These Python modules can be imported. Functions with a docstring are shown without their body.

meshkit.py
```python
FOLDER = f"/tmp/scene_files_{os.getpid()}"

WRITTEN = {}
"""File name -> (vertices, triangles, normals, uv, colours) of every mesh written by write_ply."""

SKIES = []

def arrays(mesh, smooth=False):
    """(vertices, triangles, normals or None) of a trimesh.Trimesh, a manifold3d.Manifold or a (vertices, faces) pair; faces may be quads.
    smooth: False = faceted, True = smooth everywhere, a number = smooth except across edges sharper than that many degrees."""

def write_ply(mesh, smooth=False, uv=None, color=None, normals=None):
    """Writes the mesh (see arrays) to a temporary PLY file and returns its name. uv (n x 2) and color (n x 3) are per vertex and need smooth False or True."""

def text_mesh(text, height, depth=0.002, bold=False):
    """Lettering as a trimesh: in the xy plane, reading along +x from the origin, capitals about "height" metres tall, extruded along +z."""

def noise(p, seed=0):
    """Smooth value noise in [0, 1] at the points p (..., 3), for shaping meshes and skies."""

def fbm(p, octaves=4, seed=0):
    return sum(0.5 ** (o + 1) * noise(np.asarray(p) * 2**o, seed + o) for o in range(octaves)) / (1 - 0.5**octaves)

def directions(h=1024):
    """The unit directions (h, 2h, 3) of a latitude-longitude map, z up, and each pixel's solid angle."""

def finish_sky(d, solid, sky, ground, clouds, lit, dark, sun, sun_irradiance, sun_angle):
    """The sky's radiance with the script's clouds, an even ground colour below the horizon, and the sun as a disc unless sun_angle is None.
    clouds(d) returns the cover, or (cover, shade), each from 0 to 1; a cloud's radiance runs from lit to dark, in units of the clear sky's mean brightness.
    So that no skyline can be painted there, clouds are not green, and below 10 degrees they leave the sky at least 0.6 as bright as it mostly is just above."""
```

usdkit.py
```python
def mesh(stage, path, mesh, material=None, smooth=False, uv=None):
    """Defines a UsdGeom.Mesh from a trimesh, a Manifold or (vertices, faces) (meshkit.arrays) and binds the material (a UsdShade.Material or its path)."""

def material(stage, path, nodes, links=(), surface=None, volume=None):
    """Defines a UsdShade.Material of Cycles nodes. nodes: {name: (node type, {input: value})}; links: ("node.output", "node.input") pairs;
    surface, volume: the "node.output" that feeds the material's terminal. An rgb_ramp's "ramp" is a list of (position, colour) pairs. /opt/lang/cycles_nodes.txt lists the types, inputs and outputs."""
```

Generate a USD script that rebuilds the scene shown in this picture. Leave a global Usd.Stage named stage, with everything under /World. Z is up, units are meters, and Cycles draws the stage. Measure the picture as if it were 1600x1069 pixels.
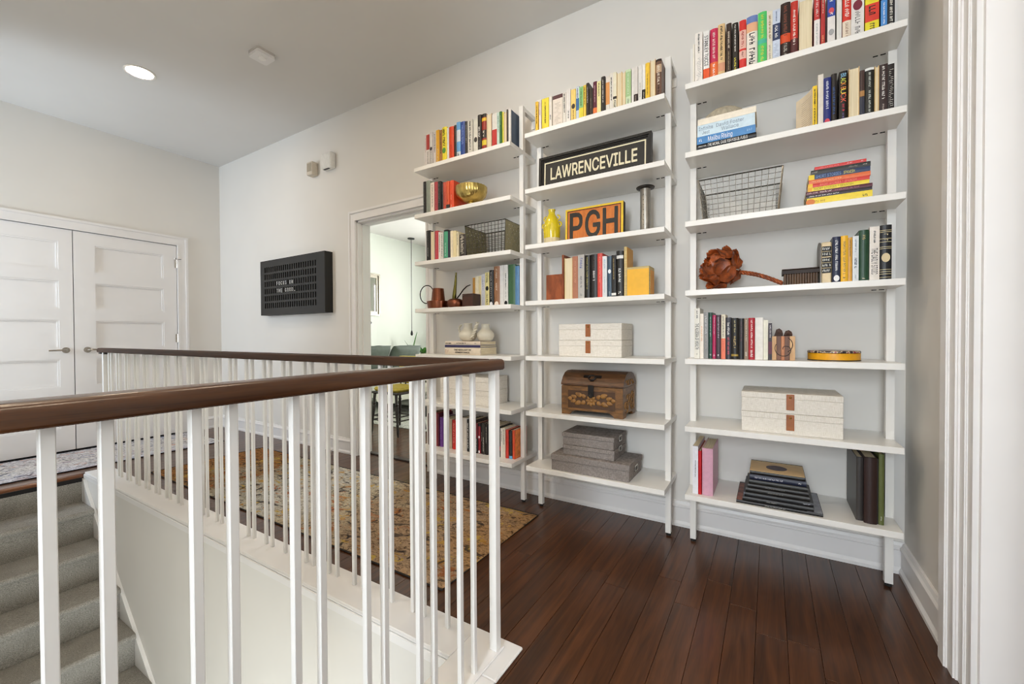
import math, random
import numpy as np, trimesh, usdkit, meshkit
from shapely.geometry import Polygon, box as sbox, Point
from shapely import affinity
from pxr import Usd, UsdGeom, UsdLux, Sdf, Gf, UsdShade

stage = Usd.Stage.CreateInMemory()
UsdGeom.SetStageUpAxis(stage, 'Z'); UsdGeom.SetStageMetersPerUnit(stage, 1.0)
UsdGeom.Xform.Define(stage, '/World'); UsdGeom.Scope.Define(stage, '/World/Looks')
rnd = random.Random(7)

# ------------------------------------------------------------------ camera
CF, CYAW, CPITCH, CROLL = 657.82, .54862, -.013106, -.004717
cam = UsdGeom.Camera.Define(stage, '/World/camera')
cam.CreateHorizontalApertureAttr(36.0); cam.CreateVerticalApertureAttr(36.0 * 1069 / 1600)
cam.CreateFocalLengthAttr(36.0 * CF / 1600); cam.CreateClippingRangeAttr(Gf.Vec2f(.05, 200))
_fw = np.array([-math.sin(CYAW) * math.cos(CPITCH), math.cos(CYAW) * math.cos(CPITCH), math.sin(CPITCH)])
_r = np.array([math.cos(CYAW), math.sin(CYAW), 0.0]); _u = np.cross(_r, _fw)
_R = _r * math.cos(CROLL) + _u * math.sin(CROLL); _U = -_r * math.sin(CROLL) + _u * math.cos(CROLL)
_m = np.eye(4); _m[0, :3] = _R; _m[1, :3] = _U; _m[2, :3] = -_fw; _m[3, :3] = (0, -2.4209, 1.0308)
cam.AddTransformOp().Set(Gf.Matrix4d(*_m.ravel().tolist()))
cam.CreateExposureAttr(EXPO := 0.7)

# ------------------------------------------------------------------ light: sky, daylight at the windows (lamps: see CAN_POWER)
dome = UsdLux.DomeLight.Define(stage, '/World/sky'); dome.CreateIntensityAttr(.5); dome.CreateColorAttr(Gf.Vec3f(.82, .9, 1.0))
def rect_light(name, loc, to, w, h, inten, color):
    l = UsdLux.RectLight.Define(stage, '/World/' + name)
    l.CreateWidthAttr(w); l.CreateHeightAttr(h); l.CreateIntensityAttr(inten); l.CreateColorAttr(Gf.Vec3f(*color))
    z = -np.array(to, float); z /= np.linalg.norm(z)
    x = np.cross([0, 0, 1.0], z); x = np.array([1.0, 0, 0]) if np.linalg.norm(x) < 1e-6 else x / np.linalg.norm(x)
    y = np.cross(z, x); m = np.eye(4); m[0, :3] = x; m[1, :3] = y; m[2, :3] = z; m[3, :3] = loc
    l.AddTransformOp().Set(Gf.Matrix4d(*m.ravel().tolist())); return l
rect_light('hall_window_daylight', (-.1, -5.06, 1.65), (0, 1, 0), 1.0, 1.9, 13.0, (.84, .92, 1.0))
rect_light('bedroom_window_daylight', (-4.1, 6.05, 1.7), (0, -1, 0), 2.2, 1.8, 21.0, (1.0, 1.0, .97))
rect_light('side_room_window_daylight', (3.55, -1.6, 1.6), (-1, 0, 0), 1.6, 1.6, 2.6, (1.0, .95, .9))
rect_light('lower_door_daylight', (-.93, -1.95, -1.65), (-1, 0, 0), .85, 1.7, 5.0, (.9, .97, 1.0))
CAN_POWER = 64.0
CAN_COLOR = (1.0, .86, .68)

# ------------------------------------------------------------------ helpers
def lin(c):
    if isinstance(c, str): c = [int(c[i:i + 2], 16) / 255 for i in (0, 2, 4)]
    return tuple(x / 12.92 if x <= .04045 else ((x + .055) / 1.055) ** 2.4 for x in c)
_mats = {}
def mat(name, nodes, links, surface='p.BSDF'):
    if name not in _mats: _mats[name] = usdkit.material(stage, '/World/Looks/' + name, nodes, links, surface=surface)
    return _mats[name]
def plain(c, rough=.5, metal=0., spec=.5, emit=0., name=None, var=.05, scale=40., coat=0.):
    """Colour with a faint mottling."""
    key = name or f"plain_{c}_{int(rough*100)}_{int(metal*100)}_{int(coat*100)}"
    if key in _mats: return _mats[key]
    k = lin(c); d = tuple(x * (1 - var) for x in k); b = tuple(min(1, x * (1 + var)) for x in k)
    p = {'roughness': rough, 'metallic': metal, 'specular_ior_level': spec, 'coat_weight': coat}
    if emit: p |= {'emission_color': k, 'emission_strength': emit}
    return mat(key, {'g': ('geometry', {}), 'n': ('noise_texture', {'scale': scale, 'detail': 3.}), 'r': ('rgb_ramp', {'ramp': [(.3, d), (.7, b)]}), 'p': ('principled_bsdf', p)},
               [('g.position', 'n.vector'), ('n.fac', 'r.fac'), ('r.color', 'p.base_color')])
def wood(name, c1, c2, scale, rough=.35, bump=.15, rand=.0, coat=0., spec=.5, contrast=(.3, .7)):
    n = {'g': ('geometry', {}), 'm': ('mapping', {'scale': scale}), 'n': ('noise_texture', {'scale': 1., 'detail': 6., 'roughness': .62, 'distortion': .6}),
         'r': ('rgb_ramp', {'ramp': [(contrast[0], lin(c1)), (contrast[1], lin(c2))]}), 'b': ('bump', {'strength': bump, 'distance': .002}),
         'h': ('hsv', {}), 'o': ('object_info', {}), 'q': ('map_range', {'from_min': 0., 'from_max': 1., 'to_min': 1 - rand, 'to_max': 1 + rand}),
         'v': ('vector_math', {'math_type': 'multiply_add', 'vector2': (7.3, 5.1, 3.7)}),
         'p': ('principled_bsdf', {'roughness': rough, 'coat_weight': coat, 'coat_roughness': .18, 'specular_ior_level': spec})}
    l = [('o.random', 'v.vector1'), ('g.position', 'v.vector3'), ('v.vector', 'm.vector'), ('m.vector', 'n.vector'), ('n.fac', 'r.fac'), ('r.color', 'h.color'), ('o.random', 'q.value'), ('q.result', 'h.value'),
         ('h.color', 'p.base_color'), ('n.fac', 'b.height'), ('b.normal', 'p.normal')]
    return mat(name, n, l)
def weave(name, c1, c2, scale=900., rough=.85, streak=.5):
    """Linen: two crossed streaky noises."""
    n = {'g': ('geometry', {}), 'm1': ('mapping', {'scale': (scale * .06, scale * .06, scale)}), 'm2': ('mapping', {'scale': (scale, scale * .8, scale * .06)}),
         'a': ('noise_texture', {'scale': 1., 'detail': 2.}), 'b': ('noise_texture', {'scale': 1., 'detail': 2.}), 's': ('math', {'math_type': 'add'}), 'd': ('math', {'math_type': 'multiply', 'value2': .5}),
         'r': ('rgb_ramp', {'ramp': [(.35, lin(c1)), (.65, lin(c2))]}), 'u': ('bump', {'strength': .4, 'distance': .001}), 'p': ('principled_bsdf', {'roughness': rough, 'specular_ior_level': .2})}
    l = [('g.position', 'm1.vector'), ('g.position', 'm2.vector'), ('m1.vector', 'a.vector'), ('m2.vector', 'b.vector'), ('a.fac', 's.value1'), ('b.fac', 's.value2'), ('s.value', 'd.value1'),
         ('d.value', 'r.fac'), ('r.color', 'p.base_color'), ('d.value', 'u.height'), ('u.normal', 'p.normal')]
    return mat(name, n, l)

_used = {}
def path_for(name, parent):
    p = '/World' if parent is None else (parent if isinstance(parent, str) else str(parent.GetPath()))
    k = (p, name); n = _used.get(k, 0); _used[k] = n + 1
    return f"{p}/{name}" + (f"_{n:03d}" if n else '')
def tag(prim, label=None, cat=None, group=None, kind=None):
    for k, v in (('label', label), ('category', cat), ('group', group), ('kind', kind)):
        if v: prim.SetCustomDataByKey(k, v)
    return prim
def obj(name, mesh, m, parent=None, smooth=False, **kw):
    return tag(usdkit.mesh(stage, path_for(name, parent), mesh, m, smooth=smooth).GetPrim(), **kw)
def thing(name, label, cat, loc=(0, 0, 0), rz=0., group=None, kind=None, ry=0., rx=0.):
    x = UsdGeom.Xform.Define(stage, path_for(name, None)); x.AddTranslateOp().Set(Gf.Vec3d(*map(float, loc)))
    if rz: x.AddRotateZOp().Set(math.degrees(rz))
    if ry: x.AddRotateYOp().Set(math.degrees(ry))
    if rx: x.AddRotateXOp().Set(math.degrees(rx))
    return tag(x.GetPrim(), label, cat, group, kind)
def bx(x0, x1, y0, y1, z0, z1, b=0.):
    x0, x1 = sorted((x0, x1)); y0, y1 = sorted((y0, y1)); z0, z1 = sorted((z0, z1))
    if b <= 0:
        m = trimesh.creation.box((x1 - x0, y1 - y0, z1 - z0)); m.apply_translation(((x0 + x1) / 2, (y0 + y1) / 2, (z0 + z1) / 2)); return m
    b = min(b, (x1 - x0) * .45, (y1 - y0) * .45, (z1 - z0) * .45); pts = []
    for x, sx in ((x0, 1), (x1, -1)):
        for y, sy in ((y0, 1), (y1, -1)):
            for z, sz in ((z0, 1), (z1, -1)):
                pts += [(x + sx * b, y + sy * b, z), (x + sx * b, y, z + sz * b), (x, y + sy * b, z + sz * b)]
    return trimesh.convex.convex_hull(np.array(pts))
def cat(*ms):
    ms = [m for g in ms for m in (g if isinstance(g, (list, tuple)) else [g])]
    return trimesh.util.concatenate(ms) if len(ms) > 1 else ms[0]
def mv(m, d=(0, 0, 0), rz=0., rx=0., ry=0., s=1.):
    m = m.copy(); T = trimesh.transformations
    if s != 1.: m.apply_scale(s)
    if rx: m.apply_transform(T.rotation_matrix(rx, (1, 0, 0)))
    if ry: m.apply_transform(T.rotation_matrix(ry, (0, 1, 0)))
    if rz: m.apply_transform(T.rotation_matrix(rz, (0, 0, 1)))
    m.apply_translation(d); return m
def ext(poly, h): return trimesh.creation.extrude_polygon(poly, h, engine='earcut')
FRONT = np.array([[1, 0, 0, 0], [0, 0, -1, 0], [0, 1, 0, 0], [0, 0, 0, 1.]])        # xy plane -> xz plane, facing -y
SPINE = np.array([[0, 1, 0, 0], [0, 0, -1, 0], [-1, 0, 0, 0], [0, 0, 0, 1.]])       # reading downwards on a book's spine
SIDE = np.array([[0, 0, 1, 0], [1, 0, 0, 0], [0, 1, 0, 0], [0, 0, 0, 1.]])          # xy plane -> yz plane, extruded along +x
def tf(m, M): m = m.copy(); m.apply_transform(M); return m
def lathe(prof, n=32, c=(0, 0, 0)):
    m = trimesh.creation.revolve(np.array(prof, float), sections=n); m.apply_translation(c)
    if m.volume < 0: m.invert()
    return m
def cyl(r, z0, z1, n=20, c=(0, 0)):
    return lathe([(0, z0), (r, z0), (r, z1), (0, z1)], n, (c[0], c[1], 0))
def tube(pts, r, n=8, closed=False):
    pts = np.array(pts, float); N = len(pts); rs = np.broadcast_to(np.asarray(r, float), (N,)); V = []; F = []
    tan = np.gradient(pts, axis=0) if not closed else np.roll(pts, -1, 0) - np.roll(pts, 1, 0)
    tan /= np.linalg.norm(tan, axis=1, keepdims=True) + 1e-12
    up = np.array([0, 0, 1.]) if abs(tan[0][2]) < .9 else np.array([1., 0, 0]); a = np.cross(tan[0], up); a /= np.linalg.norm(a)
    for i in range(N):
        a = a - tan[i] * (a @ tan[i]); a /= np.linalg.norm(a); b = np.cross(tan[i], a)
        for k in range(n):
            t = 2 * math.pi * k / n; V.append(pts[i] + rs[i] * (a * math.cos(t) + b * math.sin(t)))
    M = N if closed else N - 1
    for i in range(M):
        for k in range(n):
            p, q = i * n + k, i * n + (k + 1) % n; s, t = ((i + 1) % N) * n + k, ((i + 1) % N) * n + (k + 1) % n
            F += [(p, q, t), (p, t, s)]
    if not closed:
        V += [pts[0], pts[-1]]; c0, c1 = len(V) - 2, len(V) - 1
        for k in range(n): F += [(c0, (k + 1) % n, k), (c1, (N - 1) * n + k, (N - 1) * n + (k + 1) % n)]
    m = trimesh.Trimesh(np.array(V), np.array(F), process=False)
    if m.volume < 0: m.invert()
    return m
def bar(p, q, w, d=None):
    """Square bar from p to q."""
    p, q = np.array(p, float), np.array(q, float); L = np.linalg.norm(q - p); d = d or w
    m = trimesh.creation.box((w, d, L)); m.apply_translation((0, 0, L / 2))
    m.apply_transform(trimesh.geometry.align_vectors((0, 0, 1), (q - p) / L)); m.apply_translation(p); return m
def prof_run(prof, p, q, inward):
    """Extrudes a moulding profile [(out, up)] along the floor from p to q; 'inward' = direction into the room."""
    p, q, n = np.array(p, float), np.array(q, float), np.array(inward, float); V = []
    for e in (p, q):
        for o, u in prof: V.append((e[0] + n[0] * o, e[1] + n[1] * o, u))
    N = len(prof); F = []
    for i in range(N):
        j = (i + 1) % N; F += [(i, j, N + j), (i, N + j, N + i)]
    t = trimesh.creation.triangulate_polygon(Polygon(prof), engine='earcut')
    m = trimesh.Trimesh(V, F, process=False)
    caps = ext(Polygon(prof), 1.0)
    f = caps.faces; cv = caps.vertices; W = np.zeros((len(cv), 3))
    for i, (o, u, s) in enumerate(cv): e = p + (q - p) * s; W[i] = (e[0] + n[0] * o, e[1] + n[1] * o, u)
    m = trimesh.Trimesh(W, f, process=False)
    if m.volume < 0: m.invert()
    return m
def casing_U(w, x0, x1, z1, y, dirn, axis='x', prof=((0, .012), (.012, .018), (.02, .018), (.022, .012), (.06, .012), (.064, .02), (.083, .022))):
    """Stepped door casing round an opening x0..x1 up to z1, as three mitred boards; offset o from opening, thickness t towards the room."""
    out = []
    def ring(o): return [(x0 - o, 0), (x0 - o, z1 + o), (x1 + o, z1 + o), (x1 + o, 0)]
    steps = list(prof)
    for (o0, t0), (o1, t1) in zip(steps[:-1], steps[1:]):
        a, b = ring(o0), ring(o1); t = max(t0, t1) if o1 - o0 > .006 else (t0 + t1) / 2
        for k in range(3):
            P = Polygon([a[k], a[k + 1], b[k + 1], b[k]])
            if P.area < 1e-7: continue
            m = ext(P.buffer(0), t)
            V = m.vertices.copy()
            if axis == 'x': m.vertices = np.c_[V[:, 0], y + dirn * V[:, 2], V[:, 1]]
            else: m.vertices = np.c_[y + dirn * V[:, 2], V[:, 0], V[:, 1]]
            if m.volume < 0: m.invert()
            out.append(m)
    return cat(out)
_tc = {}
def text(s, h, depth=.0006, bold=False, width=None):
    k = (s, bold)
    if k not in _tc: _tc[k] = meshkit.text_mesh(s, 1.0, 1.0, bold)
    m = _tc[k].copy(); m.apply_scale((h, h, depth))
    if width:
        w = m.bounds[1][0] - m.bounds[0][0]; m.apply_scale((width / w, 1, 1))
    m.apply_translation((-m.bounds[0][0], 0, 0)); return m
def scribble(L, h, depth=.0005):
    """Unreadable print: rows of small strokes, as wide as L, h tall (marks, not letters)."""
    out = []; x = 0.; adv = h * .62; word = rnd.randint(3, 8)
    while x < L - adv * .7 and len(out) < 70:
        w = adv * rnd.uniform(.6, .8)
        k = rnd.random()
        out.append(bx(x, x + w * .3, 0, h * (1 if k < .6 else .72), 0, depth))
        if k < .75: z = h * rnd.choice((.0, .4, .75)); out.append(bx(x + w * .3, x + w, z, z + h * .24, 0, depth))
        if k > .35: out.append(bx(x + w * .7, x + w, h * (.0 if k < .8 else .3), h * (.7 if k < .6 else 1), 0, depth))
        x += adv; word -= 1
        if word == 0: x += adv * .8; word = rnd.randint(3, 8)
    return cat(out) if out else bx(0, L, 0, h, 0, depth)
ORD = ['', '1st', '2nd', '3rd'] + [f'{i}th' for i in range(4, 40)]
ORD[21:24] = ['21st', '22nd', '23rd']

# ------------------------------------------------------------------ materials
WALL = plain('e4e1db', .65, spec=.25, name='wall_paint', var=.012, scale=3.)
CEIL = plain('dedcd8', .8, spec=.15, name='ceiling_paint', var=.01, scale=3.)
TRIM = plain('eceae8', .35, spec=.45, name='trim_paint', var=.012, scale=6.)
STEEL = plain('f0eee9', .3, spec=.5, name='white_shelf_lacquer', var=.01, scale=8.)
BALU = plain('ecebe8', .4, name='baluster_enamel', var=.01, scale=8.)
GREENW = plain('e2e7dd', .7, spec=.2, name='bedroom_paint', var=.012, scale=3.)
PLANK = wood('dark_plank_wood', '371f10', '5c361d', (38., 2.2, 38.), rough=.25, bump=.10, rand=.13, spec=.5)
GAP = plain('0d0705', .8, name='floor_gap')
RAILW = wood('handrail_walnut', '2a1a10', '4a2f1d', (3., 45., 45.), rough=.5, bump=.08, coat=0., spec=.2)
RAILN = wood('handrail_walnut_along_y', '2f170b', '5e391c', (45., 3., 45.), rough=.3, bump=.08, coat=.2)
NICKEL = plain('b8b2a8', .22, 1., name='satin_nickel')
BLACK = plain('141312', .45, name='black_plastic')
PAGES = wood('book_pages', 'd8c8a4', 'efe2c4', (260., 12., 4.), rough=.9, bump=.2, spec=.1)
PAGEL = wood('book_pages_lying', 'd8c8a4', 'efe2c4', (4., 12., 260.), rough=.9, bump=.2, spec=.1)
# ------------------------------------------------------------------ the setting: room shell
CZ = 3.01
def wall_x(name, poly, y, t, m=WALL):          # polygon in (x, z), thickness from y to y + t
    k = tf(ext(poly, abs(t)), FRONT); k.apply_translation((0, max(y, y + t), 0)); return obj(name, k, m, kind='structure')
def wall_y(name, poly, x, t, m=WALL):          # polygon in (y, z)
    k = tf(ext(poly, abs(t)), SIDE); k.apply_translation((min(x, x + t), 0, 0)); return obj(name, k, m, kind='structure')
DX0, DX1, DZ = -3.051, -2.236, 2.036            # doorway in the bookshelf wall
wall_x('wall_back', Polygon([(-5.45, 0), (DX0, 0), (DX0, DZ), (DX1, DZ), (DX1, 0), (.5, 0), (.5, CZ), (-5.45, CZ)]), 0, .065)
CY0, CY1, CDZ = -2.02, -.418, 2.03              # closet opening
wall_y('wall_left', Polygon([(-3.6, 0), (CY0, 0), (CY0, CDZ), (CY1, CDZ), (CY1, 0), (.065, 0), (.065, CZ), (-3.6, CZ)]), -5.45, -.13)
RY0, RY1, RDZ = -1.62, -.742, 2.08              # opening in the right wall
wall_y('wall_right', Polygon([(-5.0, 0), (RY0, 0), (RY0, RDZ), (RY1, RDZ), (RY1, 0), (.065, 0), (.065, CZ), (-5.0, CZ)]), .5, .14)
wall_x('wall_rear', sbox(-1.02, 0, .64, CZ).difference(sbox(-.6, .7, .4, 2.6)), -5.0, -.13)
wall_x('wall_stair', sbox(-4.47, -2.75, -.9, CZ), -2.55, -.12)
wall_y('wall_corridor', sbox(-5.0, 0, -2.67, CZ), -.9, -.12)
wall_x('wall_landing', sbox(-5.58, 0, -4.35, CZ).difference(sbox(-5.3, .85, -4.6, 2.35)), -3.6, -.13)
wall_y('wall_landing_side', sbox(-3.6, 0, -2.67, CZ), -4.35, -.12)
obj('ceiling', bx(-5.58, 3.75, -5.13, .065, CZ, CZ + .1), CEIL, kind='structure')
rect_light('landing_window_daylight', (-4.95, -3.8, 1.6), (0, 1, 0), .7, 1.5, 15.0, (.74, .86, 1.0))
# side room beyond the right-hand doorway
wall_y('wall_side_room_far', sbox(-3.2, 0, .6, CZ).difference(sbox(-2.4, .8, -.8, 2.4)), 3.6, .12)
wall_x('wall_side_room_back', sbox(.64, 0, 3.6, CZ), .6, .1)
wall_x('wall_side_room_front', sbox(.64, 0, 3.6, CZ), -3.2, -.1)
obj('ceiling', bx(.64, 3.75, .065, .7, CZ, CZ + .1), CEIL, kind='structure')
PANE = mat('window_pane', {'t': ('transparent_bsdf', {}), 'g': ('glossy_bsdf', {'roughness': .0}), 'f': ('fresnel', {'IOR': 1.45}), 'm': ('mix_closure', {})}, [('f.fac', 'm.fac'), ('t.BSDF', 'm.closure1'), ('g.BSDF', 'm.closure2')], surface='m.closure')
def window(name, x0, x1, z0, z1, y):
    w = UsdGeom.Xform.Define(stage, '/World/' + name).GetPrim(); tag(w, kind='structure')
    obj('window_frame', cat(bx(x0, x0 + .06, y - .05, y + .02, z0, z1), bx(x1 - .06, x1, y - .05, y + .02, z0, z1), bx(x0 + .06, x1 - .06, y - .05, y + .02, z1 - .06, z1), bx(x0 + .06, x1 - .06, y - .05, y + .02, z0, z0 + .06)), TRIM, w)
    obj('pane', bx(x0 + .055, x1 - .055, y - .026, y - .022, z0 + .055, z1 - .055), PANE, w)
    obj('meeting_rail', bx(x0 + .06, x1 - .06, y - .04, y, (z0 + z1) / 2 - .02, (z0 + z1) / 2 + .02), TRIM, w)
    obj('window_sill', bx(x0 - .05, x1 + .05, y + .02, y + .1, z0 - .03, z0, .006), TRIM, w)
window('window_1', -.6, .4, .7, 2.6, -5.0); window('window_2', -5.3, -4.6, .85, 2.35, -3.6)

# floor: real planks, with the stairwell left open
WX0, WX1, WY1 = -4.47, -.80, -1.32               # stairwell edge under the shoe plates
hall = sbox(-5.45, -2.3, .5, .0).difference(sbox(WX0, -2.55, WX1, WY1)).union(sbox(DX0, 0, DX1, .072)).union(sbox(.49, RY0, .64, RY1))
floor = UsdGeom.Xform.Define(stage, '/World/floor').GetPrim(); tag(floor, kind='structure')
back = sbox(-.9, -5.0, .5, -2.3).union(sbox(-5.45, -3.6, -4.47, -2.3)).union(sbox(.64, -3.2, 3.6, .6)).union(sbox(-.9, -2.6, -.7, -2.3)).difference(sbox(-4.47, -2.55, WX1, -2.2))
obj('far_boards', cat([ext(g, .02) for g in getattr(back, 'geoms', [back])]).apply_translation((0, 0, -.02)), PLANK, floor)
obj('subfloor', cat([ext(g, .03) for g in getattr(hall, 'geoms', [hall])]).apply_translation((0, 0, -.06)), GAP, floor)
WELL = sbox(WX0, -2.55, WX1, WY1)
rim = hall.buffer(.09, join_style=2).difference(hall).difference(WELL)
obj('floor_edge', cat([ext(g, .058) for g in getattr(rim, 'geoms', [rim])]).apply_translation((0, 0, -.06)), GAP, floor)
obj('wall_closet', bx(-5.9, -5.88, CY0 - .2, CY1 + .2, -.06, 2.2), GAP, kind='structure'); obj('floor_closet', bx(-5.9, -5.45, CY0 - .2, CY1 + .2, -.06, -.001), GAP, kind='structure')
obj('wall_well_start', bx(-4.70, -4.58, -2.67, -1.3, -2.75, -.062), WALL, kind='structure')
r2 = random.Random(3); PITCH = .0915; k0 = int(math.floor((-5.5 + .128) / PITCH))
for k in range(k0, 9):
    xa = -.128 + PITCH * k; xb = xa + PITCH - .0012; y = -2.3 - r2.uniform(0, 1.2)
    while y < .08:
        L = r2.uniform(1.75, 2.5); q = sbox(xa, y, xb, y + L - .0016).intersection(hall); y += L
        for g in getattr(q, 'geoms', [q]):
            if g.area > 2e-4:
                a, b2, c, d = g.bounds
                if abs(g.area - (c - a) * (d - b2)) < 1e-7: m = bx(a, c, b2, d, -.03, 0, .0006)
                else: m = ext(g, .03).apply_translation((0, 0, -.03))
                obj('plank', m, PLANK, floor)
# baseboards: tall board, cap moulding, shoe
BASE = [(.0, .0), (.022, .0), (.022, .014), (.016, .024), (.014, .028), (.014, .1), (.019, .104), (.019, .112), (.012, .12), (.008, .134), (0, .136)]
def baseboard(side, p, q, inward): return obj('baseboard_' + side, prof_run(BASE, p, q, inward), TRIM, kind='structure')
baseboard('back_left', (-5.45, -.0), (DX0 - .088, -.0), (0, -1))
baseboard('back_right', (DX1 + .088, 0), (.5, 0), (0, -1))
baseboard('left', (-5.45, CY1 + .092), (-5.45, -.018), (1, 0))
baseboard('right', (.5, RY1 + .2), (.5, -.018), (-1, 0))
baseboard('right_rear', (.5, -5.0), (.5, RY0 - .1), (-1, 0))
# casings (trim) and jambs
obj('trim_1', casing_U(.09, DX0, DX1, DZ, -.001, -1), TRIM, kind='structure')
j = cat(bx(DX0 - .001, DX0 + .016, .0, .13, 0, DZ), bx(DX1 - .016, DX1 + .001, .0, .13, 0, DZ), bx(DX0, DX1, .0, .13, DZ - .016, DZ),
        bx(DX0 + .016, DX0 + .028, .04, .075, 0, DZ - .016), bx(DX1 - .028, DX1 - .016, .04, .075, 0, DZ - .016), bx(DX0 + .016, DX1 - .016, .04, .075, DZ - .028, DZ - .016))
obj('trim_2', j, TRIM, kind='structure')
obj('trim_3', casing_U(.09, CY0, CY1, CDZ, -5.449, 1, 'y', ((-.004, .014), (.012, .018), (.018, .014), (.066, .014), (.07, .022), (.09, .024))), TRIM, kind='structure')
PROF_R = ((-.004, .01), (.016, .014), (.03, .014), (.034, .02), (.068, .02), (.074, .03), (.118, .03), (.122, .038), (.17, .038), (.176, .026), (.192, .018))
obj('trim_4', casing_U(.19, RY0, RY1, RDZ, .501, -1, 'y', PROF_R), TRIM, kind='structure')
obj('trim_5', cat(bx(.5, .66, RY1 - .02, RY1 + .001, 0, RDZ), bx(.5, .66, RY0 - .001, RY0 + .02, 0, RDZ), bx(.5, .66, RY0, RY1, RDZ - .02, RDZ),
                  bx(.592, .612, RY1 - .034, RY1 - .02, 0, RDZ - .02, .003), bx(.592, .612, RY0 + .02, RY0 + .034, 0, RDZ - .02, .003)), TRIM, kind='structure')
st = thing('strike_plate', 'brass strike plate let into the white door jamb at the right edge', 'strike plate', (.642, RY1 - .0205, .962))
BRASS = plain('b98a48', .3, 1., name='brass')
obj('plate', tf(ext(sbox(-.016, -.03, .016, .03).buffer(.006).difference(sbox(-.007, -.012, .007, .012)), .0015), FRONT), BRASS, st)
obj('latch_hole', bx(-.007, .007, -.0005, .0, -.012, .012), BLACK, st)
# threshold in the bedroom doorway, landing nosing at the top of the stairs
THW = wood('threshold_wood', '160b07', '2c160d', (4., 40., 40.), rough=.3)
obj('trim_6', bx(DX0 + .016, DX1 - .016, .073, .128, -.005, .012, .005), THW, kind='structure')
NOSE = wood('nosing_wood', '40210f', '7a4724', (40., 3., 40.), rough=.25, coat=.4)
ns = tf(ext(Polygon([(-.06, -.032), (.0, -.032), (.01, -.03), (.017, -.024), (.02, -.016), (.017, -.008), (.01, -.002), (0, .0), (-.06, .0)]), 1.13), np.array([[1, 0, 0, 0], [0, 0, 1, 0], [0, 1, 0, 0], [0, 0, 0, 1.]]))
ns.apply_translation((-4.47, -2.535, .004)); ns.invert() if ns.volume < 0 else None
obj('trim_7', ns, NOSE, kind='structure')

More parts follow.
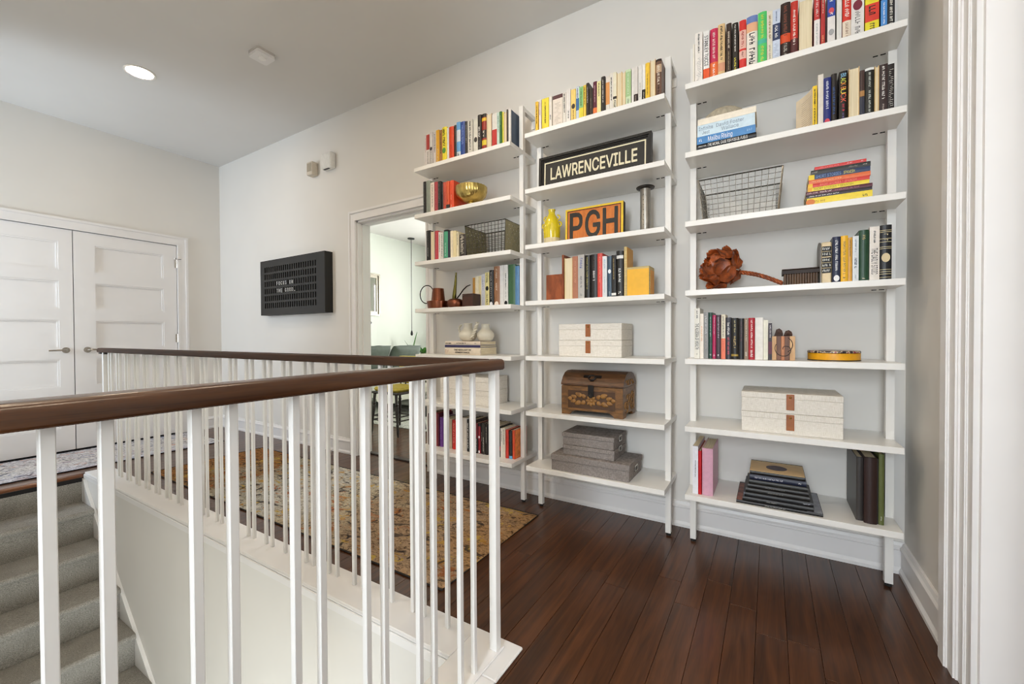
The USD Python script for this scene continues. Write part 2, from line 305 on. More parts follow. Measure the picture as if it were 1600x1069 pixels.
# closet doors
def leaf(name, y0, y1, hy, lever):
    d = UsdGeom.Xform.Define(stage, '/World/' + name).GetPrim(); tag(d, kind='structure')
    zs = [(.215, .475), (.592, .842), (.94, 1.198), (1.305, 1.55), (1.654, 1.906)]
    p0, p1 = (y0 + .145, y1 - .115) if lever > 0 else (y0 + .115, y1 - .09)
    face = sbox(y0, .012, y1, 2.022)
    for a, b in zs: face = face.difference(sbox(p0, a, p1, b))
    m = tf(ext(face, .036), SIDE); m.apply_translation((-5.492, 0, 0)); obj('leaf_frame', m, TRIM, d)
    for a, b in zs:
        m = cat(bx(-5.49, -5.472, p0 - .002, p1 + .002, a - .002, b + .002),
                tf(ext(sbox(p0, a, p1, b).difference(sbox(p0 + .013, a + .013, p1 - .013, b - .013)), .010), SIDE).apply_translation((-5.472, 0, 0)))
        obj('panel', m, TRIM, d)
    h = UsdGeom.Xform.Define(stage, str(d.GetPath()) + '/lever_handle').GetPrim()
    rose = tf(cyl(.026, 0, .012, 24), np.array([[0, 0, 1, 0], [1, 0, 0, 0], [0, 1, 0, 0], [0, 0, 0, 1.]])); rose.apply_translation((-5.456, hy, .925))
    obj('rose', rose, NICKEL, h, smooth=40)
    obj('lever', tube([(-5.446, hy, .925), (-5.415, hy, .925), (-5.408, hy + .01 * lever, .926), (-5.406, hy + .03 * lever, .927), (-5.406, hy + .115 * lever, .924)], [.01, .01, .009, .008, .007], 10), NICKEL, h, smooth=40)
leaf('door_1', -1.213, -.424, -1.13, 1); leaf('door_2', -2.014, -1.219, -1.272, -1)
for z in (1.83, 1.03, .22):
    hg = thing('door_hinge', f'satin nickel hinge on the right closet door, {"top" if z > 1.5 else "middle" if z > .5 else "lowest"} of three', 'hinge', (-5.446, -.421, z), group='closet door hinges')
    obj('knuckle', cyl(.007, -.045, .045, 10), NICKEL, hg); obj('hinge_leaf', bx(-.007, -.003, -.02, .016, -.043, .043), NICKEL, hg)
    if z > 1.5: obj('stop_arm', cat(bar((0, 0, .047), (.05, -.035, .047), .008), bar((0, 0, .047), (.045, .02, .047), .006), cyl(.009, .043, .052, 10, (.05, -.035))), NICKEL, hg)

# ------------------------------------------------------------------ stairs and stairwell
wall_x('wall_well', sbox(-4.47, -2.75, -.8, -.03), -1.385, .08)
wall_y('wall_well_end', sbox(-2.55, -2.75, -1.385, -.03), -.86, .08)
obj('floor_lower', bx(-4.6, -.7, -2.67, -1.3, -2.85, -2.75), plain('8d8677', .9, name='lower_floor'), kind='structure')
CARP = mat('stair_carpet', {'g': ('geometry', {}), 'm': ('mapping', {'scale': (420., 160., 420.)}), 'n': ('noise_texture', {'scale': 1., 'detail': 3.}), 'v': ('noise_texture', {'scale': 9., 'detail': 2.}),
    'r': ('rgb_ramp', {'ramp': [(.3, lin('6f6d66')), (.7, lin('b0aca4'))]}), 'x': ('mix_color', {'blend_type': 'soft_light', 'fac': .35}), 'u': ('bump', {'strength': .7, 'distance': .003}), 'p': ('principled_bsdf', {'roughness': .95, 'specular_ior_level': .1, 'sheen_weight': .2})},
    [('g.position', 'm.vector'), ('m.vector', 'n.vector'), ('g.position', 'v.vector'), ('n.fac', 'r.fac'), ('r.color', 'x.a'), ('v.fac', 'x.b'), ('x.result', 'p.base_color'), ('n.fac', 'u.height'), ('u.normal', 'p.normal')])
stair = thing('staircase', 'carpeted grey-beige staircase going down behind the white railing', 'stairs')
RUN, RISE = .252, .213
XY = np.array([[1, 0, 0, 0], [0, 0, -1, 0], [0, 1, 0, 0], [0, 0, 0, 1.]])
for k in range(0, 12):
    xn = -4.45 + RUN * k; z = -RISE * k                       # nosing of step k (step 0 is the landing edge: only its riser)
    zt = z if k else -.03; P = []
    if k:
        arc = [(xn - .012 + .02 * math.sin(t), z - .02 + .02 * math.cos(t)) for t in np.linspace(0, math.pi * .95, 9)]
        P = [(xn - RUN - .02, z)] + arc + [(xn - .022, z - .045), (xn - .024, z - RISE - .012), (xn - .05, z - RISE - .012), (xn - .06, z - .03), (xn - RUN - .02, z - .03)]
    else: P = [(xn - .022, -.035), (xn - .022, -RISE - .012), (xn - .05, -RISE - .012), (xn - .05, -.035)]
    m = tf(ext(Polygon(P).buffer(0), 1.138), XY); m.apply_translation((0, -1.407, 0))
    obj('step', m, CARP, stair, smooth=35)
sk = Polygon([(-4.47, -.28 + .245), (-4.44, -.04), (-4.40, -.10), (-1.2, -2.75), (-1.75, -2.75), (-4.47, -.5)])
m = tf(ext(sk, .02), FRONT); m.apply_translation((0, -1.386, 0)); obj('skirt_board', m, TRIM, stair)

# ------------------------------------------------------------------ railing
rail = thing('stair_railing', 'white baluster railing with dark walnut handrail around the stairwell', 'railing')
RX, RYY, RZT = -.756, -1.300, .9585
sec = [(-.03, -.029), (-.025, -.034), (.025, -.034), (.03, -.029), (.03, -.012), (.027, -.005), (.02, -.001), (.0, .0), (-.02, -.001), (-.027, -.005), (-.03, -.012)]
def rail_mesh(path, ends=True):
    V = []; N = len(sec)
    for (px, py, dx, dy) in path:
        for s, h in sec: V.append((px + dx * s, py + dy * s, RZT + h))
    F = []
    for i in range(len(path) - 1):
        for k in range(N): a, b = i * N + k, i * N + (k + 1) % N; F += [(a, b, b + N), (a, b + N, a + N)]
    for s, e in ((0, 0), (len(path) - 1, 1)):
        base = s * N
        for k in range(1, N - 1): F.append((base, base + k + 1, base + k) if e == 0 else (base, base + k, base + k + 1))
    m = trimesh.Trimesh(np.array(V), np.array(F), process=False)
    if m.volume < 0: m.invert()
    return m
obj('handrail', rail_mesh([(RX, -2.55, 1, 0), (RX, -1.285, 1, 0), (RX, -1.277, .93, 0), (RX, -1.273, .8, 0)]), RAILN, rail, smooth=35)
obj('handrail', rail_mesh([(-4.395, RYY, 0, 1), (RX - .0305, RYY, 0, 1)]), RAILW, rail, smooth=35)
PLZ = .012
obj('shoe_plate', cat(bx(-4.43, -.687, -1.40, -1.236, .0005, PLZ, .004), bx(-4.43, -.863, -1.40, -1.272, PLZ, PLZ + .007, .003), bx(-4.45, -.866, -1.402, -1.386, -.035, .0, .003)), TRIM, rail)
obj('shoe_plate', cat(bx(-.862, -.687, -2.55, -1.40, .0005, PLZ, .004), bx(-.862, -.735, -2.55, -1.272, PLZ, PLZ + .007, .003), bx(-.864, -.848, -2.55, -1.386, -.035, .0, .003)), TRIM, rail)
zb, zt = PLZ + .007, RZT - .034
def baluster(x, y, w=.0145, name='baluster'): obj(name, bx(x - w / 2, x + w / 2, y - w / 2, y + w / 2, zb, zt, .0012), BALU, rail)
baluster(RX, -1.297, .0265, 'newel_post'); baluster(-4.335, RYY, .0265, 'newel_post')
for y in (-1.412, -1.476, -1.587, -1.641, -1.753, -1.803, -1.912, -1.965, -2.072, -2.124, -2.226, -2.280, -2.385, -2.437): baluster(RX, y)
for k in range(-9, 13):
    x = -2.924 + .1643 * k
    for dx in (0, .053):
        if -4.30 < x + dx < -.80: baluster(x + dx, RYY)
obj('rail_bracket', cat(bx(-4.39, -4.35, RYY - .02, RYY + .02, zt - .012, zt), bx(-4.32, -4.30, RYY - .012, RYY + .012, zt - .014, zt)), BLACK, rail)
obj('screw_cap', lathe([(0, 0), (.008, 0), (.007, .004), (.004, .007), (0, .008)], 14, (-.775, -1.395, PLZ + .007)), TRIM, rail, smooth=True)

# ------------------------------------------------------------------ ceiling fittings and wall boxes
LAMP = plain('ffe9cc', .5, emit=CAN_POWER, name='lamp_glow', var=0.)
LAMPR = plain('f0ece4', .4, name='lamp_trim')
for i, (x, y) in enumerate([(-4.0, -1.166), (-1.6, -1.17), (-.1, -1.9), (-.1, -3.9), (-2.8, -2.0), (2.1, -1.3), (-1.7, -2.0)]):
    t = thing('recessed_light', 'round recessed ceiling light glowing warm white in the grey ceiling' if i == 0 else f'warm recessed ceiling light out of the picture, {["", "above the bookcases", "above the corridor", "deep in the corridor", "above the stairs", "in the side room", "above the lower stairs"][i]}', 'ceiling light', (x, y, CZ))
    obj('trim_ring', lathe([(.078, 0), (.092, 0), (.094, -.004), (.09, -.007), (.08, -.006), (.078, 0)], 40), LAMPR, t, smooth=40)
    obj('lens', lathe([(0, -.001), (.078, -.001), (.078, -.005), (0, -.006)], 40), LAMP, t)
sd = thing('smoke_detector', 'small white rounded-square smoke detector on the ceiling', 'smoke detector', (-3.02, -.80, CZ))
sq = sbox(-.045, -.045, .045, .045).buffer(.02)
obj('base', ext(sq, .014).apply_translation((0, 0, -.014)), plain('c9c5bf', .5, name='detector_grey'), sd)
obj('cover', ext(sq.buffer(-.004), .02).apply_translation((0, 0, -.034)), TRIM, sd)
obj('test_button', lathe([(0, -.038), (.024, -.038), (.026, -.033), (0, -.033)], 28), plain('f4f2ee', .35, name='detector_button'), sd, smooth=30)
sb = thing('doorbell_chime', 'small beige wall box, left of two boxes above the letter board', 'wall box', (-3.622, 0, 2.53))
BEIGE = plain('cfc6b6', .5, name='beige_plastic')
obj('housing', bx(-.042, .042, -.065, -.0005, 0, .12, .005), BEIGE, sb); obj('grille', cat([bx(-.03 + .014 * i, -.022 + .014 * i, -.0665, -.0645, .03, .105) for i in range(5)]), plain('a89e8c', .6, name='grille_beige'), sb)
cb = thing('chime_box', 'small white wall box, right of two boxes above the letter board', 'wall box', (-3.39, 0, 2.545))
obj('housing', bx(-.07, .07, -.058, -.0005, 0, .138, .008), plain('e6e4de', .45, name='chime_white'), cb); obj('slot', bx(-.05, .03, -.05, -.03, -.0012, .004), BLACK, cb)
# ------------------------------------------------------------------ bookcases
ZS = {'R': (2.199, 1.883, 1.563, 1.242, .923, .606, .285), 'M': (2.188, 1.871, 1.554, 1.233, .918, .601, .284), 'L': (2.173, 1.858, 1.540, 1.221, .913, .594, .280)}
UX = {'L': (-2.058, -1.293), 'M': (-1.196, -.429), 'R': (-.337, .433)}
SIDEN = {'L': 'left', 'M': 'middle', 'R': 'right'}; SHN = ['top shelf', 'second shelf', 'third shelf', 'fourth shelf', 'fifth shelf', 'sixth shelf', 'bottom shelf']
TH = .0255; YF, YB = -.317, -.004; PF, PB = -.165, -.138; PTOP = 2.447
RUBBER = plain('1c1b1a', .8, name='rubber_black')
for u in 'LMR':
    x0, x1 = UX[u]
    t = thing('bookcase', {'L': 'white seven-shelf wall bookcase nearest the doorway', 'M': 'white seven-shelf wall bookcase in the middle of the three', 'R': 'white seven-shelf wall bookcase in the right corner'}[u], 'bookcase')
    for z in ZS[u]: obj('shelf', bx(x0, x1, YF, YB, z - TH, z, .0012), STEEL, t)
    for s, xa in ((0, x0), (1, x1 - .027)):
        zz = [.014] + [v for z in reversed(ZS[u]) for v in (z - TH, z)] + [PTOP]
        obj('post', cat([bx(xa + (.0002 if s == 0 else 0), xa + .027, PF, PB, zz[i], zz[i + 1]) for i in range(0, len(zz), 2)]), STEEL, t)
        obj('foot', cyl(.012, 0.0005, .014, 14, (xa + .0135, (PF + PB) / 2)), RUBBER, t)
        xm = xa + .0135
        obj('wall_bracket', cat(bx(xm - .0125, xm + .0125, PB, -.006, PTOP - .026, PTOP - .001, .001), bx(xm - .0125, xm + .0125, -.006, -.001, PTOP - .075, PTOP - .001)), STEEL, t)
        xi = xa + .03 if s == 0 else xa - .003 - .045
        for z in ZS[u]:
            obj('shelf_screws', cat(bx(xi + .002, xi + .018, PF + .008, PF + .013, z - TH - .0022, z - TH), bx(xi + .026, xi + .042, PF + .008, PF + .013, z - TH - .0022, z - TH)), RUBBER, t)

# ------------------------------------------------------------------ books
def cover_outline(T, D, kind, off=0.):
    a, s = T / 2 + off, (.0026 if kind in 'hv' else .0007)
    bulge = min(.006, T * .16) if kind == 'h' else .0006
    n = 8 if kind == 'h' else 2
    arc = [(x, -off + bulge * (x / a) ** 2) for x in np.linspace(-a, a, n + 1)]
    return arc, s, bulge
def book_meshes(T, H, D, kind):
    """Upright book: spine at y = 0 facing -y, centred on x, standing on z = 0."""
    arc, s, bulge = cover_outline(T, D, kind)
    inset = .003 if kind in 'hv' else .0
    outer = [(-T / 2, D)] + arc + [(T / 2, D)]
    inner = [(T / 2 - s, D), (T / 2 - s, bulge + s * 1.2), (-T / 2 + s, bulge + s * 1.2), (-T / 2 + s, D)]
    c = ext(Polygon(outer + inner).buffer(0), H)
    pd = D - (.004 if kind in 'hv' else .0008)
    p = bx(-T / 2 + s + .0002, T / 2 - s - .0002, bulge + s * 1.2 + .0003, pd, inset, H - max(inset, .0004))
    if kind == 'r':                       # turned round: the pages look at you
        s = .0022; c = cat(bx(-T / 2, -T / 2 + s, .0, D, 0, H), bx(T / 2 - s, T / 2, .0, D, 0, H), bx(-T / 2 + s, T / 2 - s, D - s, D, 0, H))
        p = bx(-T / 2 + s, T / 2 - s, .004, D - s, .003, H - .003)
    return c, p
def band(T, kind, z0, z1):
    arc, s, bulge = cover_outline(T, .1, kind, .00035)
    return ext(Polygon([(-T / 2 - .00035, bulge + .004)] + arc + [(T / 2 + .00035, bulge + .004)]).buffer(0), max(z1 - z0, .0008)).apply_translation((0, 0, z0))
def marks_meshes(T, H, kind, marks):
    out = []
    for mk in [x for x in marks.split(';') if x]:
        f = mk.split(' '); k, col = f[0], f[1]
        if k == 'B': a, b = float(f[2]), float(f[3]); out.append(('spine_band', band(T, kind, H * (1 - b), H * (1 - a)), col))
        elif k == 'O':
            c = H * (1 - float(f[2])); r = T * .36
            e = affinity.scale(Point(0, 0).buffer(r, 8), 1, 1.35); m = tf(ext(e, .0006), FRONT); m.apply_translation((0, -.0002, c)); out.append(('spine_emblem', m, col))
        elif k == 'L':
            a, b = float(f[2]), float(f[3]); ms = []; n = max(4, int((b - a) * H / .007))
            for i in range(n):
                z = H * (1 - a - (b - a) * (i + .5) / n); w = T * rnd.uniform(.2, .62); x = rnd.uniform(-T * .34, T * .36 - w)
                ms.append(bx(x, x + w, -.0009, .0004, z - .0007, z + .0007))
            out.append(('spine_lettering', cat(ms), col))
        else:
            a, b = float(f[2]), float(f[3]); L = (b - a) * H
            if k == 'T': m = text(' '.join(f[4:]), min(T * .62, .03), .0009, width=L); h = m.bounds[1][1]
            else: h = T * float(f[4]) * .68; m = scribble(L, h, .0009)
            m = tf(m, SPINE); m.apply_translation((-h / 2, -.0001, H * (1 - a))); out.append(('spine_lettering', m, col))
    return out
def cover_mat(col): return plain(col, .42, name='cover_' + col, var=.05, scale=60.)
LIE = np.array([[0, 0, -1, 0], [0, 1, 0, 0], [1, 0, 0, 0], [0, 0, 0, 1.]])
def book(label, group, loc, T, H, D, kind, col, marks, lying=False, ry=0., rz=0., pages=None):
    t = thing('book', label, 'book', loc, rz, group, ry=ry)
    c, p = book_meshes(T, H, D, kind); ms = [('cover', c, cover_mat(col)), ('pages', p, pages or (PAGEL if lying else PAGES))]
    ms += [(n, m, plain(k, .45, name='print_' + k, var=.02)) for n, m, k in marks_meshes(T, H, kind, marks)]
    for n, m, k in ms:
        if lying: m = tf(m, LIE); m.apply_translation((H / 2, 0, T / 2))
        q = obj(n, m, k, t if n in ('cover', 'pages') else cov)
        if n == 'cover': cov = q
    return t
BOOKS = {
'R1': (-0.29, [
 (-0.3075, -0.2996, 0.186, 'p', 'e8e2d4', 'thin cream paperback', ''),
 (-0.2977, -0.2661, 0.232, 'p', 'ece6de', 'white book with tiny black title and grey lines', 'W 333333 .03 .42 .3;L aaaaaa .5 .95'),
 (-0.2622, -0.2376, 0.227, 'p', 'ebe8e4', 'white book with orange foot', 'B e4551f .76 1;T 222222 .1 .7 STANLEY TUCCI'),
 (-0.2356, -0.2031, 0.23, 'h', 'c62f55', 'pink-red hardcover with white lettering', 'W f6e4dc .08 .6 .45;B e8743c .66 .98;W ffffff .7 .96 .4'),
 (-0.2021, -0.1736, 0.234, 'h', 'e0bd88', 'tan hardcover with heavy black lettering', 'W 1c1814 .04 .7 .45;B d89a78 .74 .9'),
 (-0.1687, -0.1480, 0.226, 'h', '3a2a22', 'dark brown book with cream script', 'W e8dcc8 .16 .5 .5;W b8a888 .55 .95 .3'),
 (-0.1450, -0.1214, 0.221, 'h', '2a2420', 'black hardcover with white and yellow letters', 'W f0ece4 .04 .65 .35;W e4d84c .7 .96 .5'),
 (-0.1174, -0.0909, 0.223, 'h', 'd6302a', 'red hardcover with pale pink title panels', 'B e8b8a8 .2 .56;W a82020 .22 .54 .5;B e8b8a8 .6 .76;W 7a3030 .62 .75 .4'),
 (-0.0889, -0.0475, 0.227, 'h', 'f0e8dc', 'thick hardcover with blue top and black brush letters', 'B 6a80b8 0 .13;B e8b088 .13 .3;W 14141a .33 .6 .75;W 14141a .62 .92 .8;B e8924a .94 1'),
 (-0.0456, -0.0131, 0.225, 'h', '55cc6c', 'bright green hardcover with yellow lettering', 'W d8d84c .06 .5 .5;B 48b89c .52 .6;W d8d84c .65 .95 .5'),
 (-0.0111, 0.0076, 0.22, 'p', 'e2d9c4', 'cream book with tan letters', 'W b08858 .08 .55 .6;W b8b09c .66 .95 .6'),
 (0.0086, 0.0352, 0.213, 'p', 'c6d0e0', 'pale blue book with navy slanted block', 'B 22345c .28 .6;W f4f4f4 .32 .56 .6;W 8898b8 .04 .24 .25;L a8b4cc .66 .96'),
 (0.0372, 0.0716, 0.231, 'h', '33221e', 'near-black hardcover with glowing orange band', 'W 8a4a34 .06 .6 .5;B d84c20 .56 .72;W b8b0a4 .74 .96 .5'),
 (0.0726, 0.0982, 0.228, 'h', 'c8382c', 'red hardcover fading to dark brown', 'B 5a2a2a .68 1;W fff4ea .16 .8 .5'),
 (0.1022, 0.1465, 0.227, 'r', 'd9c6a2', 'thick cloth-white book shelved with pages outward', ''),
 (0.1534, 0.1721, 0.215, 'p', 'c23230', 'red book with white lower panel', 'B ece6e0 .48 1;W f4e8e4 .1 .44 .6;W b4bcb8 .55 .95 .4'),
 (0.1750, 0.1888, 0.209, 'p', 'b42a28', 'slim dark red book with cream letters', 'W f0dcc8 .1 .72 .4;W f0a878 .8 .95 .6'),
 (0.1967, 0.2213, 0.199, 'p', 'e4dfda', 'white book with blue upper half and grey oval', 'B 22409a .04 .5;W ffffff .12 .24 .7;O d04a58 .4;W ffffff .43 .48 .6;O a8a8a8 .78'),
 (0.2262, 0.2420, 0.19, 'p', 'dedbd4', 'plain off-white book', ''),
 (0.2449, 0.2715, 0.182, 'h', 'd8382a', 'red hardcover with white capitals and cream foot', 'W f8ece4 .2 .64 .75;B e8d8c4 .68 1;W a89078 .72 .95 .5'),
 (0.2725, 0.3119, 0.17, 'p', 'e2dfda', 'wide white book with maroon oval', 'O 7a2438 .45;W b8b4b0 .05 .32 .6;W 8a8886 .56 .98 .6'),
 (0.3149, 0.3562, 0.153, 'p', 'e6d62c', 'wide yellow book with black blocks and red band', 'B d83a2a .5 .8;W 1c1c14 .16 .48 .9;W 1c1c14 .54 .74 .7;W 4a4a20 .84 .97 .5'),
 (0.3611, 0.3789, 0.141, 'p', '1a1a24', 'black book with red, yellow and blue patches', 'B c83428 .1 .36;O f0c828 .45;B 4a8cd0 .5 .94;W ffffff .55 .92 .4'),
 (0.3818, 0.4025, 0.133, 'p', '1c1c20', 'black book with blue top and white capitals', 'B 2a5cb0 .1 .3;O a02838 .4;W f4f0e4 .46 .96 .6'),
 ]),
'R2': (-0.29, [
 (0.1490, 0.1638, 0.167, 'c', 'eec61c', 'open yellow paperback with curling cream cover', 'W 2a2410 .08 .5 .5;W 2a2410 .54 .95 .5'),
 (0.1668, 0.1845, 0.208, 'p', 'ddd5c8', 'tall off-white book', ''),
 (0.1855, 0.2092, 0.188, 'h', '1e2c74', 'navy hardcover with white lettering', 'W e8ecf4 .08 .68 .5;O c83848 .94'),
 (0.2102, 0.2289, 0.199, 'h', '1e1816', 'black hardcover with blue lettering', 'W 2a5a9c .27 .82 .5'),
 (0.2358, 0.2624, 0.199, 'h', '14100e', 'black hardcover with rainbow title', 'T 8cc8e8 .05 .14 BL;T d8e04a .14 .24 AC;T e88c2c .24 .36 K B;T e8d83c .36 .45 U;T e05a3c .45 .62 CK;W d02848 .66 .82 .45;W 6a5a90 .83 .95 .3'),
 (0.2654, 0.2979, 0.199, 'r', 'dcb985', 'thick tan book turned pages outward', ''),
 (0.2999, 0.3137, 0.18, 'p', '3c211a', 'narrow brown book with dark blue foot', 'B 232638 .58 1;B a87840 .44 .56'),
 (0.3157, 0.3423, 0.182, 'h', '1b1d19', 'black hardcover with white corner', 'B e8e8e4 0 .05;W d8dcd4 .1 .42 .35;W d8dcd4 .48 .94 .35'),
 (0.3443, 0.3571, 0.183, 'r', 'e0bd7e', 'slim tan book turned pages outward', ''),
 (0.3581, 0.3828, 0.184, 'p', '2c1512', 'dark brown book with large white script', 'W f0ece6 .04 .74 .5;W c8b8b0 .82 .98 .3'),
 (0.3838, 0.4025, 0.179, 'p', '1a100e', 'black book with scattered fine white lines', 'L d8d0c8 .1 .9'),
 ]),
'R4': (-0.27, [
 (0.2190, 0.2449, 0.187, 'h', '202844', 'navy hardcover with white title and round logo', 'W f0f0f0 .08 .36 .5;W f0f0f0 .4 .76 .5;O e8e8e8 .9'),
 (0.2459, 0.2689, 0.188, 'h', 'f0b92c', 'yellow hardcover with grey lettering', 'W 8a7a3c .12 .44 .5;W 8a7a3c .46 .84 .5;W 4a4020 .89 .93 .5'),
 (0.2699, 0.2818, 0.179, 'p', 'd89c28', 'slim ochre book with dark specks', 'W 3a3018 .05 .95 .4'),
 (0.2828, 0.3018, 0.182, 'p', 'dadee0', 'white book with black and grey lettering', 'W 8c98a8 .08 .35 .4;W 4a5460 .48 .72 .6;W 9aa0a8 .85 .95 .4'),
 (0.3028, 0.3337, 0.203, 'h', '21472f', 'tall dark green hardcover with gilt heading', 'W b8a86c .1 .2 .5;W c8c0a0 .93 .97 .4'),
 (0.3357, 0.3656, 0.212, 'p', 'e6ded4', 'cream book titled with black capitals', 'W 2a2a2a .08 .32 .3;T 3a3028 .4 .88 THE DAILY STOIC'),
 (0.3666, 0.4025, 0.214, 'h', '14161c', 'black leather volume with gilt bands and shield', 'B c8b890 .09 .1;B c8b890 .12 .13;W c8b890 .16 .22 .5;B c8b890 .24 .25;B c8b890 .3 .31;W c8b890 .26 .29 .5;B c8b890 .39 .4;B c8b890 .42 .43;O d8c49a .59;B c8b890 .8 .81;B c8b890 .84 .85;B c8b890 .88 .89;B c8b890 .94 .95'),
 ]),
'R5': (-0.27, [
 (-0.3030, -0.2790, 0.236, 'p', 'e6e2d6', 'white book with heavy black title', 'W 2a2a2a .05 .2 .4;T 1a1a1a .3 .82 THE ALGEBRA OF WEALTH;W b8b4a8 .9 .93 .4'),
 (-0.2780, -0.2630, 0.21, 'p', 'f0e6d8', 'slim white book with orange lettering', 'W e8a050 .28 .62 .45'),
 (-0.2620, -0.2430, 0.216, 'p', '8a8a88', 'grey book with pale script', 'W d8d8d8 .08 .5 .6;W c8b8b0 .5 .8 .35'),
 (-0.2420, -0.2260, 0.215, 'h', '2a4c42', 'dark green book with mint letters', 'W a8d0bc .1 .76 .4;W f0f4f0 .9 .95 .6'),
 (-0.2250, -0.2110, 0.202, 'h', 'b81e58', 'magenta book with white letters', 'W f0b8cc .05 .76 .4;W f8f0f4 .9 .95 .6'),
 (-0.2100, -0.1900, 0.202, 'h', '45323c', 'plum book with pale letters', 'W d0c0cc .05 .76 .35;W f8f0f4 .9 .95 .5'),
 (-0.1890, -0.1720, 0.204, 'p', 'e8dcc0', 'cream book with coral lower half', 'B f07a54 .54 1;W 3a2a20 .04 .5 .5;W d84c30 .6 .85 .3'),
 (-0.1710, -0.1480, 0.189, 'h', '34343e', 'charcoal book with white and red title', 'W f0ece8 .12 .44 .6;W d83c54 .48 .92 .5'),
 (-0.1470, -0.1200, 0.186, 'h', '17140f', 'black book with gilt lettering', 'W c8b878 .06 .36 .35;W c8a860 .44 .76 .5;B a88c3c .88 .93'),
 (-0.1190, -0.0970, 0.184, 'h', '1d191b', 'black book with dim red lettering', 'W 6a2c38 .08 .9 .3'),
 (-0.0960, -0.0800, 0.184, 'p', '8a7258', 'brown book with cream lettering', 'W e0d4bc .04 .8 .4;W f0e8d8 .82 .94 .6'),
 (-0.0790, -0.0550, 0.185, 'h', 'b01c2c', 'red book with white lettering', 'W f4e4e0 .06 .74 .45;W f8f0ec .78 .95 .6'),
 (-0.0540, -0.0230, 0.186, 'p', 'e6e2d9', 'thick plain white book', ''),
 (-0.0220, -0.0050, 0.174, 'p', 'e5e2cd', 'ivory plain book', ''),
 (-0.0030, 0.0100, 0.16, 'p', '261721', 'short dark book with maroon middle', 'B 5c1c30 .5 .84;W f0e8e8 .06 .4 .5'),
 ]),
'R7': (-0.285, [
 (-0.3075, -0.2838, 0.225, 'p', 'e8e8ee', 'tall white book with small grey titles', 'B c4c8d4 .0 .005;W 5a5a5a .3 .7 .25'),
 (-0.2830, -0.2693, 0.205, 'h', 'c01822', 'slim bright red hardcover', ''),
 (-0.2674, -0.2210, 0.22, 'h', 'd9a6ba', 'thick pale pink album', ''),
 ]),
'M1': (-0.24, [
 (-1.1665, -1.1500, 0.207, 'p', 'f0be2a', 'orange-yellow book with black lettering', 'W 2a2010 .12 .95 .45'),
 (-1.1442, -1.1287, 0.207, 'p', 'e6dcd4', 'white book with small red marks', 'W b86858 .05 .95 .3'),
 (-1.1239, -1.0813, 0.211, 'p', 'f2da2c', 'wide lemon yellow book', 'W 3a3410 .22 .7 .3;W b89c20 .1 .95 .2'),
 (-1.0764, -1.0590, 0.208, 'p', 'e6dfd2', 'cream book with single black stroke', 'W 2a2a2a .5 .62 .4'),
 (-1.0551, -0.9960, 0.207, 'p', 'e5dacd', 'wide cream book with maroon head label', 'B 4a1822 .0 .1;L c8bcb0 .2 .95'),
 (-0.9941, -0.9747, 0.209, 'p', 'e1dbd1', 'white book with black upper lettering', 'W 22221c .04 .55 .5'),
 (-0.9709, -0.9457, 0.217, 'p', 'e5dfd9', 'white book with short black bar', 'W 2a2a24 .55 .75 .3'),
 (-0.9428, -0.9147, 0.208, 'p', 'f0cf74', 'golden book with black emblem', 'O 241c14 .45;W a8884c .55 .95 .3'),
 (-0.9137, -0.8963, 0.218, 'p', 'ced9e4', 'pale blue book with navy edge', 'B 3a70a8 .3 .6;W 22406c .05 .3 .4'),
 (-0.8953, -0.8721, 0.208, 'p', '8cc480', 'light green book with yellow foot', 'B e8d83c .55 1;W 2a5030 .05 .5 .35;W 2c6c3c .8 .95 .5'),
 (-0.8711, -0.8556, 0.212, 'p', 'eec84a', 'mustard yellow book', 'W 3a3018 .06 .5 .5'),
 (-0.8546, -0.8391, 0.218, 'h', '2c231f', 'black book with white letters', 'W e4dcd4 .1 .95 .4'),
 (-0.8372, -0.8149, 0.181, 'h', '33281f', 'short dark brown book', 'W 8a7c6c .3 .6 .3'),
 (-0.8130, -0.7917, 0.208, 'h', '5c1e34', 'plum book with orange foot', 'B e87a3c .67 1;W d8b8c0 .1 .6 .3'),
 (-0.7909, -0.7694, 0.203, 'p', 'ede2a4', 'pale yellow book with small black letters', 'W 3a3424 .05 .4 .35'),
 (-0.7686, -0.7471, 0.221, 'h', '2a2422', 'black book with white centre stripe', 'W e8e0d8 .08 .95 .4'),
 (-0.7452, -0.7249, 0.22, 'p', 'e6ded4', 'white book with orange block', 'B e09a5a .15 .68'),
 (-0.7229, -0.7045, 0.227, 'p', 'e5ded2', 'white book with stacked black letters', 'W 22201c .1 .98 .45'),
 (-0.7036, -0.6861, 0.225, 'p', 'ece5cc', 'cream book with black figure at foot', 'B 241f1a .56 .62;W 241f1a .64 .95 .8'),
 (-0.6852, -0.6580, 0.218, 'r', 'e4c58e', 'tan book turned pages outward beside its twin', ''),
 (-0.6571, -0.6387, 0.212, 'r', 'e2bf88', 'second narrower tan book turned pages outward', ''),
 (-0.6377, -0.6106, 0.216, 'p', 'cbddb8', 'pale green book', 'B a8c890 .06 .64;W e4f0d8 .1 .6 .3;W 9a9c8a .7 .95 .4'),
 (-0.6077, -0.5961, 0.216, 'p', 'e8e2dc', 'thin white book with no marks', ''),
 (-0.5953, -0.5757, 0.215, 'p', 'dcd6cf', 'white book with dark foot block', 'B 2c1c1a .64 1;W d8c8bc .68 .95 .3'),
 (-0.5738, -0.5563, 0.218, 'p', 'e9e5de', 'white book with faint grey title', 'W bcb8b0 .4 .9 .3'),
 (-0.5544, -0.5389, 0.216, 'p', 'eceae4', 'white book with black slanted foot', 'B 1c1a18 .58 1;W dcd8d0 .64 .95 .4'),
